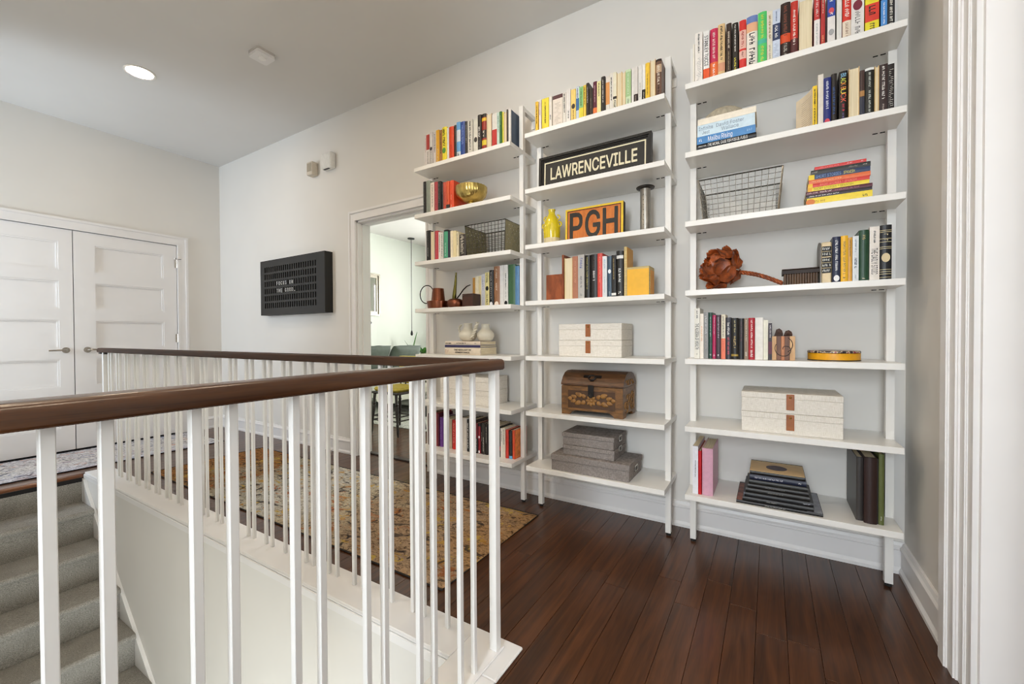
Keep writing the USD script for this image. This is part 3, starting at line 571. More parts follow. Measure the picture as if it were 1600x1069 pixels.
 (-0.5379, -0.5166, 0.217, 'h', 'f1c73e', 'strong yellow book', 'W a8842c .25 .75 .35'),
 (-0.5137, -0.4876, 0.222, 'r', 'e6b97e', 'orange-tan book turned pages outward', ''),
 (-0.4856, -0.4595, 0.215, 'h', '705040', 'mottled brown and cream book', 'B c8a888 .12 .3;B 2c1c18 .0 .05;W f0e4d4 .15 .6 .6;W 3a2018 .6 .95 .6'),
 ]),
'M4': (-0.27, [
 (-0.9730, -0.9250, 0.232, 'r', 'e0c387', 'thick cream-paged book turned pages outward', ''),
 (-0.9230, -0.8920, 0.234, 'p', 'b0755a', 'terracotta book', 'W d8a488 .1 .9 .3'),
 (-0.8900, -0.8540, 0.239, 'p', 'b9b5af', 'grey book with blue lettering', 'W 4a5aa0 .08 .34 .6;W 6a6a70 .48 .76 .4;W 8a8a88 .88 .96 .5'),
 (-0.8530, -0.8230, 0.233, 'h', '1d1b15', 'black book with olive gilt lettering', 'W a8a058 .05 .95 .4'),
 (-0.8220, -0.7820, 0.235, 'h', '1f1b1b', 'black book with small white central title', 'W 5a4a44 .05 .36 .25;W f4f0ec .38 .6 .4'),
 (-0.7810, -0.7540, 0.236, 'h', 'd84a40', 'coral red book', 'W f4a080 .08 .95 .35'),
 (-0.7530, -0.7290, 0.218, 'p', 'd9dde0', 'white book with pale blue marks', 'W 8cb0d0 .08 .3 .4;W a8b4c0 .5 .9 .25'),
 (-0.7270, -0.7040, 0.216, 'h', '3d5569', 'slate blue book with white dot', 'O e8eef0 .37;W a8b8c4 .85 .96 .4'),
 (-0.7030, -0.6800, 0.218, 'p', '1d1b19', 'slim black book with gold letters', 'W c0a868 .08 .8 .35;B e8e8e4 .9 .96'),
 (-0.6790, -0.6430, 0.238, 'h', '201e1c', 'tall black book with white box title', 'B e0e0dc .1 .17;W f0f0ec .38 .7 .5;W e8e8e4 .88 .95 .5'),
 ]),
'L1': (-0.25, [
 (-2.0285, -2.0079, 0.245, 'p', 'dad3cf', 'thin white book with red specks', 'W b89090 .1 .95 .3'),
 (-2.0040, -1.9795, 0.243, 'p', 'e0dad6', 'white book with red block', 'B b04038 .03 .45;W 3a3a3a .5 .85 .35;B 9c3030 .9 1'),
 (-1.9776, -1.9521, 0.247, 'p', 'd3cfcb', 'white book with black round mark', 'O 2a2224 .45;W 6a6a6a .5 .9 .3'),
 (-1.9492, -1.9227, 0.244, 'p', 'd6cfcc', 'white book with dark dashes', 'W 3a3438 .05 .95 .35'),
 (-1.9198, -1.8923, 0.247, 'p', 'dfa82a', 'gold book with cream streak', 'W f4e8c8 .5 .95 .3'),
 (-1.8914, -1.8669, 0.24, 'p', 'a87640', 'brown book with dark lettering', 'W 4a3018 .1 .7 .4'),
 (-1.8659, -1.8267, 0.25, 'h', 'eedc32', 'bright yellow book with bold black letters', 'W 1c1c10 .06 .5 .7;O 5a9a3c .62;B 3a3a20 .92 1'),
 (-1.8257, -1.8101, 0.24, 'p', 'e6e2da', 'very thin white book', ''),
 (-1.8081, -1.7699, 0.239, 'h', 'de4418', 'orange-red book', 'W c03410 .5 .9 .3'),
 (-1.7679, -1.7493, 0.243, 'h', '282220', 'black book with grey edge', 'W 8a8480 .1 .6 .3'),
 (-1.7483, -1.7170, 0.255, 'h', 'd4dce4', 'white and sky blue book', 'B 6aa8dc .0 .2;B 6aa8dc .5 .75;W 1c1c1c .8 .96 .7'),
 (-1.7160, -1.6768, 0.249, 'h', '2c4c98', 'royal blue book', 'W 8ca4dc .1 .6 .5'),
 (-1.6759, -1.6514, 0.24, 'h', '2c2d30', 'charcoal book with grey lettering', 'W a8a8a4 .1 .9 .35'),
 (-1.6494, -1.6122, 0.239, 'p', 'd5d1c6', 'white book with upright black capitals', 'W 1c1c1a .04 .82 .5;O b83c34 .94'),
 (-1.6102, -1.5769, 0.239, 'p', 'e2dfd3', 'white book with curled black ornament', 'O 3a3634 .55'),
 (-1.5740, -1.5446, 0.252, 'h', '241d1b', 'black book with white swash', 'W f0ece6 .3 .6 .6;W 8a8480 .65 .95 .4'),
 (-1.5436, -1.5113, 0.25, 'h', '9c2c20', 'book with red, black and yellow bands', 'B e8c030 .1 .18;B 1c1a18 .4 .6;B e0c838 .65 .78;B 1c1a18 .0 .08;W f0e8d8 .42 .58 .5'),
 (-1.5074, -1.4711, 0.242, 'r', 'e3cbae', 'cream book turned pages outward', ''),
 (-1.4672, -1.4300, 0.232, 'p', 'e4e0d8', 'white book with red tower shape', 'B c03430 .42 .95;O c03430 .7'),
 (-1.4280, -1.4084, 0.227, 'p', 'c6dcd1', 'pale mint book', 'W 5a7a6c .1 .9 .35'),
 (-1.4074, -1.3928, 0.227, 'p', '2d6831', 'dark green slim book', 'W a8c890 .1 .9 .3'),
 (-1.3920, -1.3810, 0.224, 'p', 'dcd84e', 'lime yellow slim book', ''),
 (-1.3800, -1.3594, 0.217, 'r', 'd8b589', 'tan slim book turned pages outward', ''),
 (-1.3585, -1.3497, 0.228, 'p', '2a211d', 'thin black book', ''),
 (-1.3487, -1.3330, 0.23, 'g', 'e9e5df', 'white-spined book with slate cover', ''),
 ]),
'L2': (-0.29, [
 (-2.0070, -1.9780, 0.222, 'h', '161414', 'black book with faint grey lettering', 'W 5a5a58 .05 .95 .35'),
 (-1.9770, -1.9410, 0.22, 'h', '8d9588', 'sage grey book', ''),
 (-1.9390, -1.9070, 0.202, 'p', 'ecdccd', 'cream book with brown lettering', 'W 7a6a5c .05 .95 .35'),
 (-1.9040, -1.8750, 0.2, 'h', 'a83941', 'dark red book', 'W c87078 .3 .9 .3'),
 (-1.8720, -1.8460, 0.197, 'h', '151413', 'black book with grey marks', 'W 8a8884 .1 .85 .35'),
 (-1.8450, -1.8290, 0.187, 'p', '2a2a2d', 'charcoal slim book', 'W 8c8c8c .05 .9 .3'),
 (-1.8270, -1.8040, 0.184, 'p', 'c8533f', 'salmon red book', 'W 8a3428 .35 .9 .3'),
 (-1.8020, -1.7750, 0.183, 'h', 'd8582e', 'orange book with black foot', 'B 1c1c1e .82 1;W 8a2c1c .65 .72 .4'),
 (-1.7740, -1.7400, 0.183, 'h', 'e04a20', 'vermilion book', 'W f8a080 .5 .7 .4;W f8c8a8 .85 .97 .4'),
 ]),
'L3': (-0.29, [
 (-1.9810, -1.9430, 0.206, 'h', '141311', 'black book with white slash', 'W 6a6864 .05 .9 .3;W f4f4f0 .55 .85 .15'),
 (-1.9390, -1.9070, 0.197, 'r', 'd8c6b6', 'blush book turned pages outward', ''),
 (-1.9040, -1.8750, 0.195, 'h', 'c0414a', 'rose red book', 'W d87c80 .1 .9 .3'),
 (-1.8740, -1.8550, 0.185, 'p', 'e6dfd8', 'white book with black dots', 'W 24221f .1 .9 .4'),
 (-1.8540, -1.8330, 0.178, 'p', 'e5e0d8', 'white book with bold black letters', 'W 1c1a18 .05 .9 .5'),
 (-1.8280, -1.7950, 0.191, 'h', '1c1f1e', 'black book with teal panel', 'B 4ca07c .06 .95;W d0e8dc .45 .9 .3'),
 (-1.7940, -1.7710, 0.18, 'h', '2a2c39', 'blue-black book', ''),
 (-1.7680, -1.7430, 0.176, 'p', 'ecdfc0', 'cream plain book', ''),
 (-1.7420, -1.7180, 0.172, 'p', 'e8d8a8', 'buttery cream book', ''),
 (-1.7160, -1.7000, 0.162, 'p', 'ece0be', 'cream book with black dashes', 'W 2a2620 .05 .95 .35'),
 (-1.6970, -1.6470, 0.143, 'h', '3b3530', 'short dark book with pale crosshatch', 'W c8c0b0 .05 .95 .8;W c8c0b0 .1 .9 .3'),
 ]),
'L4': (-0.17, [
 (-1.6810, -1.6610, 0.2, 'p', 'c08c3c', 'amber book', ''),
 (-1.6602, -1.6321, 0.207, 'p', 'ece2c5', 'ivory book', ''),
 (-1.6311, -1.6101, 0.207, 'p', 'e8d9aa', 'cream book with yellow line', ''),
 (-1.6091, -1.5811, 0.217, 'p', 'd4d4d8', 'pale lilac grey book', 'W 8a90b0 .06 .5 .4;W a8a8b0 .55 .95 .3'),
 (-1.5791, -1.5482, 0.226, 'p', 'e4d99a', 'pale yellow book with big black number', 'W 22201a .03 .32 .6;O 141412 .46;W 22201a .62 .95 .5'),
 (-1.5472, -1.5162, 0.238, 'h', '151311', 'black book with silver lettering', 'W c0bcb8 .05 .8 .4;O f0f0f0 .92'),
 (-1.5142, -1.4683, 0.259, 'h', '9a6d4d', 'brown cloth book with cream title', 'W f0e0d0 .06 .3 .3;W f0e0d0 .42 .62 .35;O f0e0d0 .95'),
 (-1.4663, -1.4393, 0.262, 'p', 'e3e1de', 'tall white book', ''),
 (-1.4373, -1.4074, 0.262, 'p', 'e5e3df', 'tall white book with black title and dot', 'W 2c2c2c .2 .55 .35;W 9a9a98 .55 .82 .3;O 141414 .92'),
 (-1.4034, -1.3525, 0.26, 'h', '3c6541', 'tall forest green book', ''),
 (-1.3517, -1.3235, 0.247, 'h', '5a89b5', 'tall steel blue book', ''),
 ]),
'L7': (-0.235, [
 (-2.0285, -2.0021, 0.218, 'p', '4a2c30', 'dark mauve book behind baluster', 'W e0c0c0 .3 .6 .4'),
 (-2.0001, -1.9679, 0.231, 'h', '1a1616', 'black tall book', ''),
 (-1.9659, -1.9405, 0.229, 'h', '8c2c30', 'crimson book mostly hidden by baluster', ''),
 (-1.9395, -1.9268, 0.222, 'h', '5a1c30', 'maroon slim book', ''),
 (-1.9258, -1.8945, 0.201, 'h', '6a3c8e', 'purple book', 'W a884c4 .1 .9 .3'),
 (-1.8867, -1.8496, 0.199, 'p', 'd9d5ca', 'white book with bold black capitals', 'W 141412 .3 .65 .7'),
 (-1.8456, -1.8104, 0.198, 'p', 'b8a890', 'beige book behind baluster', ''),
 (-1.8085, -1.7723, 0.195, 'h', 'ca2a20', 'bright red book', 'W f0b0a0 .1 .8 .4'),
 (-1.7674, -1.7322, 0.208, 'h', '3a3230', 'dark grey book hidden by baluster', ''),
 (-1.7293, -1.6892, 0.217, 'h', 'd8d0c4', 'white book hidden by baluster', ''),
 (-1.6863, -1.6667, 0.209, 'h', '141212', 'black book with white lettering', 'W f0ece8 .1 .9 .6'),
 (-1.6657, -1.6227, 0.21, 'h', '463a34', 'brown-black book behind baluster', ''),
 (-1.6188, -1.5973, 0.193, 'h', '6c1a26', 'dark red book with white lower title', 'B 1a1414 .5 1;W e8e0dc .52 .95 .5'),
 (-1.5963, -1.5787, 0.194, 'h', '8c1c28', 'red and black book with white dots', 'B 1a1414 .0 .1;W d86070 .1 .9 .4;O f4f0f0 .46;O f4f0f0 .94'),
 (-1.5768, -1.5611, 0.197, 'h', '1c1816', 'slim black book', 'W c8c0b8 .3 .6 .3'),
 (-1.5601, -1.5416, 0.198, 'h', '322c26', 'dark brown book with white title', 'W e8e4dc .45 .9 .45'),
 (-1.5406, -1.5200, 0.197, 'h', '1e1a18', 'black book with pale marks', 'W d0ccc4 .1 .95 .35'),
 (-1.5181, -1.4809, 0.196, 'h', '5a2a24', 'rust book behind newel post', ''),
 (-1.4799, -1.4428, 0.196, 'h', 'c8b8a0', 'tan book behind newel post', ''),
 (-1.4408, -1.4262, 0.187, 'h', '1c1616', 'black book with red foot', 'B b02430 .64 .78'),
 (-1.4232, -1.4076, 0.181, 'p', 'e8e2d8', 'white book with black spots', 'W 1c1a18 .1 .95 .3'),
 (-1.4066, -1.3880, 0.185, 'p', 'e4dccb', 'cream book with black dashes', 'W 2a2420 .05 .95 .35'),
 (-1.3861, -1.3675, 0.175, 'h', 'd63a2c', 'red book', 'W 9c2018 .1 .9 .3'),
 (-1.3646, -1.3421, 0.173, 'h', '262424', 'black book with pale blue foot', 'B 6ab0dc .9 1;W 5a5a5a .1 .5 .3'),
 (-1.3391, -1.3235, 0.178, 'v', 'd8502c', 'book with orange illustrated cover', ''),
 ]),
}
def where(row, i): return f"{ORD[i]} from left, {SHN[int(row[1]) - 1]}, {SIDEN[row[0]]} bookcase"
for row, (ys, bl) in BOOKS.items():
    z = ZS[row[0]][int(row[1]) - 1] + .0004
    for i, (x0, x1, h, kind, col, desc, marks) in enumerate(bl, 1):
        T = x1 - x0; D = min(abs(ys) - .03, .128 if kind in 'pcg' else .15) if row != 'R7' else .235
        if row == 'L4': D = .053 if i == 11 else .098 if i == 10 else .125
        if row in ('R1',) and i > 14: h = .232 - .004 * (i % 4)
        k = {'c': 'p', 'g': 'h', 'v': 'p'}.get(kind, kind)
        b = book(f"{desc}, {where(row, i)}", f"books standing on the {SHN[int(row[1]) - 1]} of the {SIDEN[row[0]]} bookcase", ((x0 + x1) / 2, ys + rnd.uniform(-.004, .006) if row not in ('R7',) else ys, z), T, h, D, k, col, marks)
        if kind == 'g': obj('cover_face', bx(T / 2 - .0002, T / 2 + .0008, .012, D - .004, .004, h - .004), plain('44556a', .5, name='print_slate'), b, label='slate blue front cover')
        if kind == 'v':
            obj('cover_face', bx(T / 2 - .0002, T / 2 + .0006, .006, D - .004, .004, h - .004), plain('d8762c', .5, name='print_orange', var=.45, scale=30.), b, label='orange illustrated front cover')
        if kind == 'c':                    # open paperback: front cover and first leaves curl away to the left
            P = [(-T / 2 - .0005 - .05 * s ** 1.6, .002 + .1 * s) for s in np.linspace(0, 1, 9)]
            Q = [(x - .0012, y) for x, y in reversed(P)]
            obj('curled_leaves', ext(Polygon(P + Q), h * .985), plain('e9d8bc', .8, name='print_leaf'), b, label='cream inside pages with lines of text')
            obj('text_lines', cat([ext(Polygon([(x - .0014, y) for x, y in P[1:7]] + [(x - .0011, y) for x, y in reversed(P[1:7])]), .0014).apply_translation((0, 0, h * f)) for f in np.linspace(.15, .82, 14)]), plain('b09a80', .8, name='print_text'), b)
def stack(row, base, items, group, D=.16, y=-.28):
    """Lying books from the bottom up: (x0, x1, thickness, kind, colour, description, marks, depth)."""
    z = base + .0006; n = len(items)
    for i, it in enumerate(items):
        x0, x1, T, kind, col, desc, marks = it[:7]; d = it[7] if len(it) > 7 else D; yy = it[8] if len(it) > 8 else y
        book(desc, group, ((x0 + x1) / 2, yy, z), T, x1 - x0, d, kind, col, marks, lying=True); z += T + .0004
    return z
stack('R2', 1.883, [
    (-.296, -.050, .0155, 'h', '1d1612', 'dark brown book at the bottom of the stack under the pale blue novel', 'W d8ccc0 .1 .3 .5;W d8ccc0 .8 .9 .5'),
    (-.293, -.051, .0215, 'h', '17171a', 'black book titled in white capitals, second from bottom beneath a blue book', 'W e8e4dc .04 .18 .4;T f4f2ee .2 .86 THE MORAL CASE FOR FOSSIL FUELS'),
    (-.291, -.054, .034, 'p', '4a8ac6', 'medium blue book with white script in the stack beneath a pale blue novel', 'T f4f6f8 .2 .62 Malibu Rising;W f4f6f8 .04 .12 .5;W 9cc4e4 .86 .95 .5'),
    (-.289, -.056, .052, 'p', 'cfe3ee', 'thick pale blue novel lying in the stack on the second shelf', ''),
    (-.287, -.052, .028, 'p', 'efe6d4', 'cream-edged book lying on top of the pale blue novel', '')], 'books lying on the second shelf of the right bookcase')
nv = [p for p in stage.GetPrimAtPath('/World').GetChildren() if p.GetCustomDataByKey('label') and 'thick pale blue novel' in p.GetCustomDataByKey('label')][0]
GREYP = plain('8b9cab', .5, name='print_grey_blue')
for s, x, z, hh, w_ in (('Infinite', .006, .027, .0155, .06), ('Jest', .02, .008, .0145, .032), ('David Foster', .079, .028, .0155, .112), ('Wallace', .1, .008, .0155, .07)):
    m = tf(text(s, hh, .0008, False, w_), FRONT); m.apply_translation((x, -.0001, z)); m.apply_translation((-.1165, 0, 0)); obj('spine_lettering', m, GREYP, nv)
dm = thing('woven_dome', 'shallow grey-beige dome resting on the books, second shelf of right bookcase', 'bowl', (-.187, -.165, 2.0355))
obj('shell', lathe([(.0, .072), (.03, .07), (.06, .06), (.083, .042), (.095, .02), (.1, .0), (.097, .0), (.092, .018), (.08, .038), (.058, .055), (.0, .067)], 40), wood('dome_straw', '9a9282', 'c8bea6', (60., 60., 14.), rough=.7), dm, smooth=50)
obj('rim', tube([(.1 * math.cos(a), .1 * math.sin(a), .003) for a in np.linspace(0, 2 * math.pi, 40, endpoint=False)], .003, 6, True), plain('2e2a24', .6, name='dome_rim'), dm, smooth=True)
stack('R3', 1.563, [
    (.131, .341, .0325, 'p', 'f1d63c', 'thick yellow book at the bottom of the Spanish language stack', 'O d87828 .06;W b89428 .12 .3 .4;W 3a3418 .86 .94 .4'),
    (.129, .340, .0125, 'p', '261822', 'black book with white capitals just above the thick yellow one', 'W f4f0ec .05 .88 .55'),
    (.128, .341, .0135, 'p', '5a1a2a', 'maroon book with pale lettering, third from bottom of the Spanish stack', 'W f0c8cc .02 .2 .5;W f0dcd8 .22 .42 .6;W c88090 .45 .85 .4'),
    (.135, .331, .0150, 'p', 'f0d838', 'yellow story book directly above the maroon one', 'T a89a1c .1 .75 SHORT STORIES * SPANISH;B f0b028 0 .07'),
    (.135, .332, .0150, 'p', 'd6362a', 'red story book in the middle of the Spanish stack', 'T f08868 .2 .8 SHORT STORIES * SPANISH;B f0c02c 0 .08'),
    (.138, .335, .0165, 'p', 'e57038', 'orange book between the red and navy story books', 'W f8c090 .05 .78 .45'),
    (.137, .334, .0190, 'p', '24365c', 'navy story book with yellow end block', 'T 7898c8 .12 .54 SHORT STORIES;T d8d068 .58 .76 SPANISH;B f0d02c 0 .1'),
    (.145, .335, .0180, 'p', '262421', 'black book second from top of the Spanish stack', 'W a8a098 .02 .12 .5;W 8a847c .65 .8 .5;W d8d0c4 .88 .95 .4'),
    (.157, .322, .0120, 'p', 'd63a36', 'thin red book on top of the Spanish stack', 'W f08c84 .1 .6 .4;W f8d8d4 .64 .74 .4;W f8d8d4 .9 .96 .5')], 'language books stacked on the third shelf', D=.13, y=-.285)
stack('L5', .913, [
    (-1.834, -1.545, .0480, 'h', 'e2d3bd', 'thick cream geology book at the bottom of the stack under the jug', 'W c8a898 .02 .12 .7', .19),
    (-1.833, -1.548, .0150, 'h', '39355e', 'slim navy book between two cream books under the jug', '', .19),
    (-1.832, -1.547, .0230, 'h', 'dfd0bd', 'beige book on top of the stack under the jug', 'W 3a342c .02 .2 .4;W 4a443c .34 .62 .4;W a8988c .85 .92 .5', .185)], 'books lying on the fifth shelf of the left bookcase', y=-.275)
ge = [p for p in stage.GetPrimAtPath('/World').GetChildren() if 'geology' in (p.GetCustomDataByKey('label') or '')][0]
for s, x, z, w in (('THE GEOLOGY OF', .078, .027, .14), ('PENNSYLVANIA', .09, .011, .115)):
    m = tf(text(s, .0095, .0008, True, w), FRONT); m.apply_translation((x, -.0001, z)); m.apply_translation((-.1445, 0, 0)); obj('spine_lettering', m, plain('3a342c', .6, name='print_ink'), ge)
stack('R7', .285, [
    (-.124, .190, .0125, 'h', '181718', 'largest black art book at the bottom of the low stack', 'W c8c4bc .35 .66 .4', .27, -.303),
    (-.099, .160, .0180, 'h', '1d1c1c', 'black art book, second from bottom of the low stack', 'W b8b4ac .35 .5 .3', .26, -.298),
    (-.095, .158, .0190, 'h', '141417', 'black art book with a pale spine stripe, third from bottom', 'B 8a90a4 .0 .004;W c8ccd8 .86 .97 .35', .25, -.296),
    (-.088, .146, .0190, 'h', '211f1d', 'charcoal art book, fourth from bottom of the low stack', 'W a8a49a .36 .6 .3', .235, -.291),
    (-.080, .142, .0170, 'h', '191716', 'black art book, fourth from top of the low stack', 'W 8a8680 .3 .62 .3', .225, -.287),
    (-.076, .138, .0180, 'h', '22221f', 'dark olive art book, third from top of the low stack', '', .215, -.284),
    (-.073, .135, .0230, 'h', '1c2238', 'dark navy book with glossy spine under the tan one', 'W d8d8e4 .1 .6 .4;W f0f0f4 .86 .92 .4', .20, -.281),
    (-.073, .131, .0160, 'h', '1a1816', 'black slipcase with a tan printed top crowning the low stack', 'B d8b888 .0 .004', .19, -.278)], 'dark art books stacked on the bottom shelf')
top = [p for p in stage.GetPrimAtPath('/World').GetChildren() if 'tan printed top' in (p.GetCustomDataByKey('label') or '')][0]
obj('tan_sleeve', bx(-.101, .101, .0, .176, .016, .0172), plain('d4b688', .6, name='sleeve_tan'), top, label='tan printed sleeve')
obj('oval_print', mv(ext(affinity.scale(Point(0, 0).buffer(.04, 16), 1., 1.), .0006), (0, .085, .0171)), plain('473a44', .5, name='oval_print', var=.4, scale=80.), top, label='dark oval picture')
bt = [p for p in stage.GetPrimAtPath('/World').GetChildren() if 'largest black art book' in (p.GetCustomDataByKey('label') or '')][0]
obj('cover_photo', cat(bx(.103, .155, .004, .262, .0125, .0131)), plain('8f929c', .5, name='photo_grey', var=.15), bt, label='grey cover photograph'); obj('cover_photo', bx(-.155, -.134, .004, .25, .0125, .0131), plain('7a4a3c', .5, name='photo_red', var=.5, scale=35.), bt, label='reddish cover photograph')
for x0, x1, h, col, lab, ry, y in ((.300, .322, .255, '3a3634', 'dark grey album leaning at the right end of the bottom shelf', 0., -.262), (.3225, .362, .262, '2c1712', 'thick dark brown leather album, bottom shelf right', 0., -.281), (.3628, .367, .258, '181615', 'thin black folder between brown and green albums', 0., -.27), (.3675, .384, .278, '5c6434', 'olive green album against the right post', 0., -.272), (.3846, .395, .278, '171614', 'thin black folder behind the olive album', 0., -.16)):
    book(lab, 'albums at the right end of the bottom shelf', ((x0 + x1) / 2, y, .2856), x1 - x0, h, .24 if y < -.2 else .13, 'h', col, 'W d8d8c8 .88 .94 .4' if col == '5c6434' else '', rz=0.)
# ------------------------------------------------------------------ things on the shelves
def prism_x(poly, x0, x1):  # polygon in (y, z), extruded along x
    m = tf(ext(poly, x1 - x0), SIDE); m.apply_translation((x0, 0, 0)); return m
def face_text(s, x0, x1, z0, z1, y, depth=.001, bold=False):
    m = text(s, 1., 1., bold); b = m.bounds; m.apply_translation(-b[0]); m.apply_scale(((x1 - x0) / (b[1][0] - b[0][0]), (z1 - z0) / (b[1][1] - b[0][1]), depth))
    m = tf(m, FRONT); m.apply_translation((x0, y, z0)); return m
# framed sign
sg = thing('framed_sign', 'long black framed sign reading LAWRENCEVILLE in cream letters, leaning on the second shelf', 'sign', (-.836, -.205, 1.8715), rx=-.04)
W2, SH = .322, .203
BLK = plain('1d1b18', .45, name='sign_black', var=.12); CRM = plain('e9e0bf', .6, name='sign_cream', var=.04)
fr = sbox(-W2, 0, W2, SH)
obj('frame', cat(tf(ext(fr.difference(fr.buffer(-.013, join_style=2)), .03), FRONT), tf(ext(fr.buffer(-.013, join_style=2).difference(fr.buffer(-.02, join_style=2)), .022), FRONT)).apply_translation((0, .015, 0)), BLK, sg)
obj('board', bx(-W2 + .018, W2 - .018, 0, .008, .018, SH - .018), plain('2a2723', .6, name='sign_board', var=.1), sg)
obj('border', tf(ext(fr.buffer(-.030, join_style=2).difference(fr.buffer(-.037, join_style=2)), .0012), FRONT), CRM, sg, label='cream border line')
obj('lettering', face_text('LAWRENCEVILLE', -.252, .248, .066, .139, -.0001, .0015, True), CRM, sg, label='cream capital letters')
# yellow two-handled vase
vs = thing('vase', 'small glossy yellow vase with four little ear handles', 'vase', (-1.082, -.2, 1.5545))
YEL = plain('dcc41c', .12, name='yellow_glaze', var=.1, scale=20., coat=.6)
vp = [(0, .044), (.047, .044), (.0485, .07), (.05, .09), (.049, .115), (.043, .14), (.032, .165), (.022, .18), (.0185, .19), (.019, .2), (.022, .206), (.022, .211), (.018, .212), (.016, .2), (.016, .185), (0, .18)]
obj('body', lathe(vp, 36), YEL, vs, smooth=50)
obj('foot', lathe([(0, 0), (.042, 0), (.044, .004), (.047, .044), (0, .044)], 36), plain('d8c89c', .6, name='raw_clay'), vs, smooth=50, label='unglazed cream foot')
for s in (-1, 1):
    for (z, r, x) in ((.162, .014, .041), (.122, .013, .053)):
        obj('handle', tube([(s * (x - .006 + r * 1.1 * math.sin(t)), 0, z + r * math.cos(t)) for t in np.linspace(0, math.pi, 9)], .0042, 8), YEL, vs, smooth=True)
# PGH sign
pg = thing('sign_block', 'orange wooden block sign painted PGH in black with yellow edge', 'sign', (-.828, -.205, 1.5545), rx=-.03)
ORG = wood('orange_paint', 'b85f1c', 'd98034', (30., 30., 12.), rough=.55, bump=.1)
obj('block', bx(-.168, .168, .004, .034, 0, .196, .004), plain('2a211a', .6, name='block_edge'), pg)
obj('yellow_edge', tf(ext(sbox(-.166, .001, .166, .195).difference(sbox(-.155, .011, .155, .185)), .006), FRONT).apply_translation((0, .004, 0)), plain('e8c22c', .5, name='sign_yellow', var=.1), pg)
obj('panel', bx(-.1555, .1555, -.0005, .0045, .0105, .1855), ORG, pg)
obj('inner_line', tf(ext(sbox(-.1545, .0115, .1545, .1845).difference(sbox(-.150, .016, .150, .180)), .0006), FRONT).apply_translation((0, -.0006, 0)), plain('5c2a14', .6, name='sign_brown'), pg)
DK = plain('26241f', .55, name='sign_letters', var=.15)
for s, a, b in (('P', -.14, -.062), ('G', -.047, .04), ('H', .054, .138)): obj('letter', face_text(s, a, b, .02, .172, -.0008, .002, True), DK, pg)
# steel tube vase (spool)
sp = thing('metal_spool', 'tall galvanized metal spool with a dark flared rim', 'spool', (-.557, -.16, 1.5545))
GALV = plain('a8a49c', .32, .85, name='galvanized', var=.15, scale=30.)
obj('tube', lathe([(.0, .0), (.028, 0), (.0265, .01), (.0265, .245), (.024, .245), (.024, .01), (0, .01)], 32), GALV, sp, smooth=40)
obj('flange', lathe([(.0245, .244), (.045, .249), (.047, .254), (.043, .257), (.0245, .252)], 32), plain('2c2722', .4, .3, name='dark_flange'), sp, smooth=40)
obj('rivets', cat([mv(lathe([(0, 0), (.0022, 0), (.0016, .0012), (0, .0015)], 8), (0, 0, 0), rx=math.pi / 2) .apply_translation((-.004, -.0262, .03 + .026 * i)) for i in range(8)]), BLACK, sp)
# bookends
be = thing('bookend', 'chestnut-brown wooden L-shaped bookend left of the fourth-shelf books', 'bookend', (-1.03, -.27, 1.2335))
CHE = wood('chestnut', '6a2f12', 'a4552a', (22., 22., 9.), rough=.4, bump=.1)
obj('block', bx(-.055, .043, 0, .11, 0, .145, .002), CHE, be); obj('upright', bx(.0435, .054, -.0, .13, 0, .25, .001), CHE, be)
be = thing('bookend', 'yellow-orange L-shaped plywood bookend right of the fourth-shelf books', 'bookend', (-.58, -.27, 1.2335))
PLY = wood('ply_edge', 'b49a60', 'd8c48c', (6., 6., 200.), rough=.6); YF2 = plain('eeb42c', .45, name='yellow_laminate', var=.04)
obj('upright', bx(-.058, -.0435, .0, .11, 0, .255, .001), PLY, be); obj('upright_face', bx(-.0435, -.042, .002, .11, .146, .253), plain('dba038', .45, name='amber_laminate', var=.05), be)
obj('block', bx(-.0435, .068, .0015, .11, 0, .145, .001), PLY, be); obj('block_face', bx(-.0415, .067, 0, .0015, .001, .136), YF2, be); obj('block_top', bx(-.042, .068, .0015, .11, .145, .1475), plain('b5a878', .5, name='khaki_edge'), be)
obj('end_panel', bx(.068, .0695, .03, .1, .01, .13), plain('e0981c', .45, name='amber_end'), be)
# lidded linen boxes
LINEN = weave('linen', 'd6cfc2', 'f3eee5'); TWEED = weave('tweed', '6a625f', 'aaa29c', 1100.); LEATH = plain('9a5a2c', .45, name='tan_leather', var=.12)
def lidbox(name, label, x0, x1, y0, y1, z0, z1, lid, over, m, strap=None, holder=False, group=None, rz=0.):
    xc, yc = (x0 + x1) / 2, (y0 + y1) / 2; a, b, h = (x1 - x0) / 2, (y1 - y0) / 2, z1 - z0 - .0005
    t = thing(name, label, 'storage box', (xc, yc, z0 + .0005), rz, group)
    obj('box_body', bx(-a + over, a - over, -b + over, b - over, 0, h - lid + .002, .0015), m, t)
    obj('lid', bx(-a, a, -b, b, h - lid + .0022, h, .0018), m, t)
    if strap is not None:
        sx = strap - xc; q = -b - .0022
        obj('strap', bx(sx - .0145, sx + .0145, q, q + .0018, h - .07, h - .003, .0008), LEATH, t, label='tan leather strap'); obj('stud', mv(lathe([(0, 0), (.005, 0), (.0042, .002), (.002, .003), (0, .0033)], 16), (sx, q, h - .016), rx=math.pi / 2), BRASS, t, smooth=True)
    if holder:
        obj('label_holder', prism_x(sbox(-.026, .03, .026, .062).difference(sbox(-.018, .036, .018, .056)), a + .0002, a + .0022), NICKEL, t); obj('label_card', bx(a - over, a + .0008, -.018, .018, .036, .056), plain('6a6460', .6, name='label_card'), t)
    return t
GR = 'cream linen boxes with leather straps'
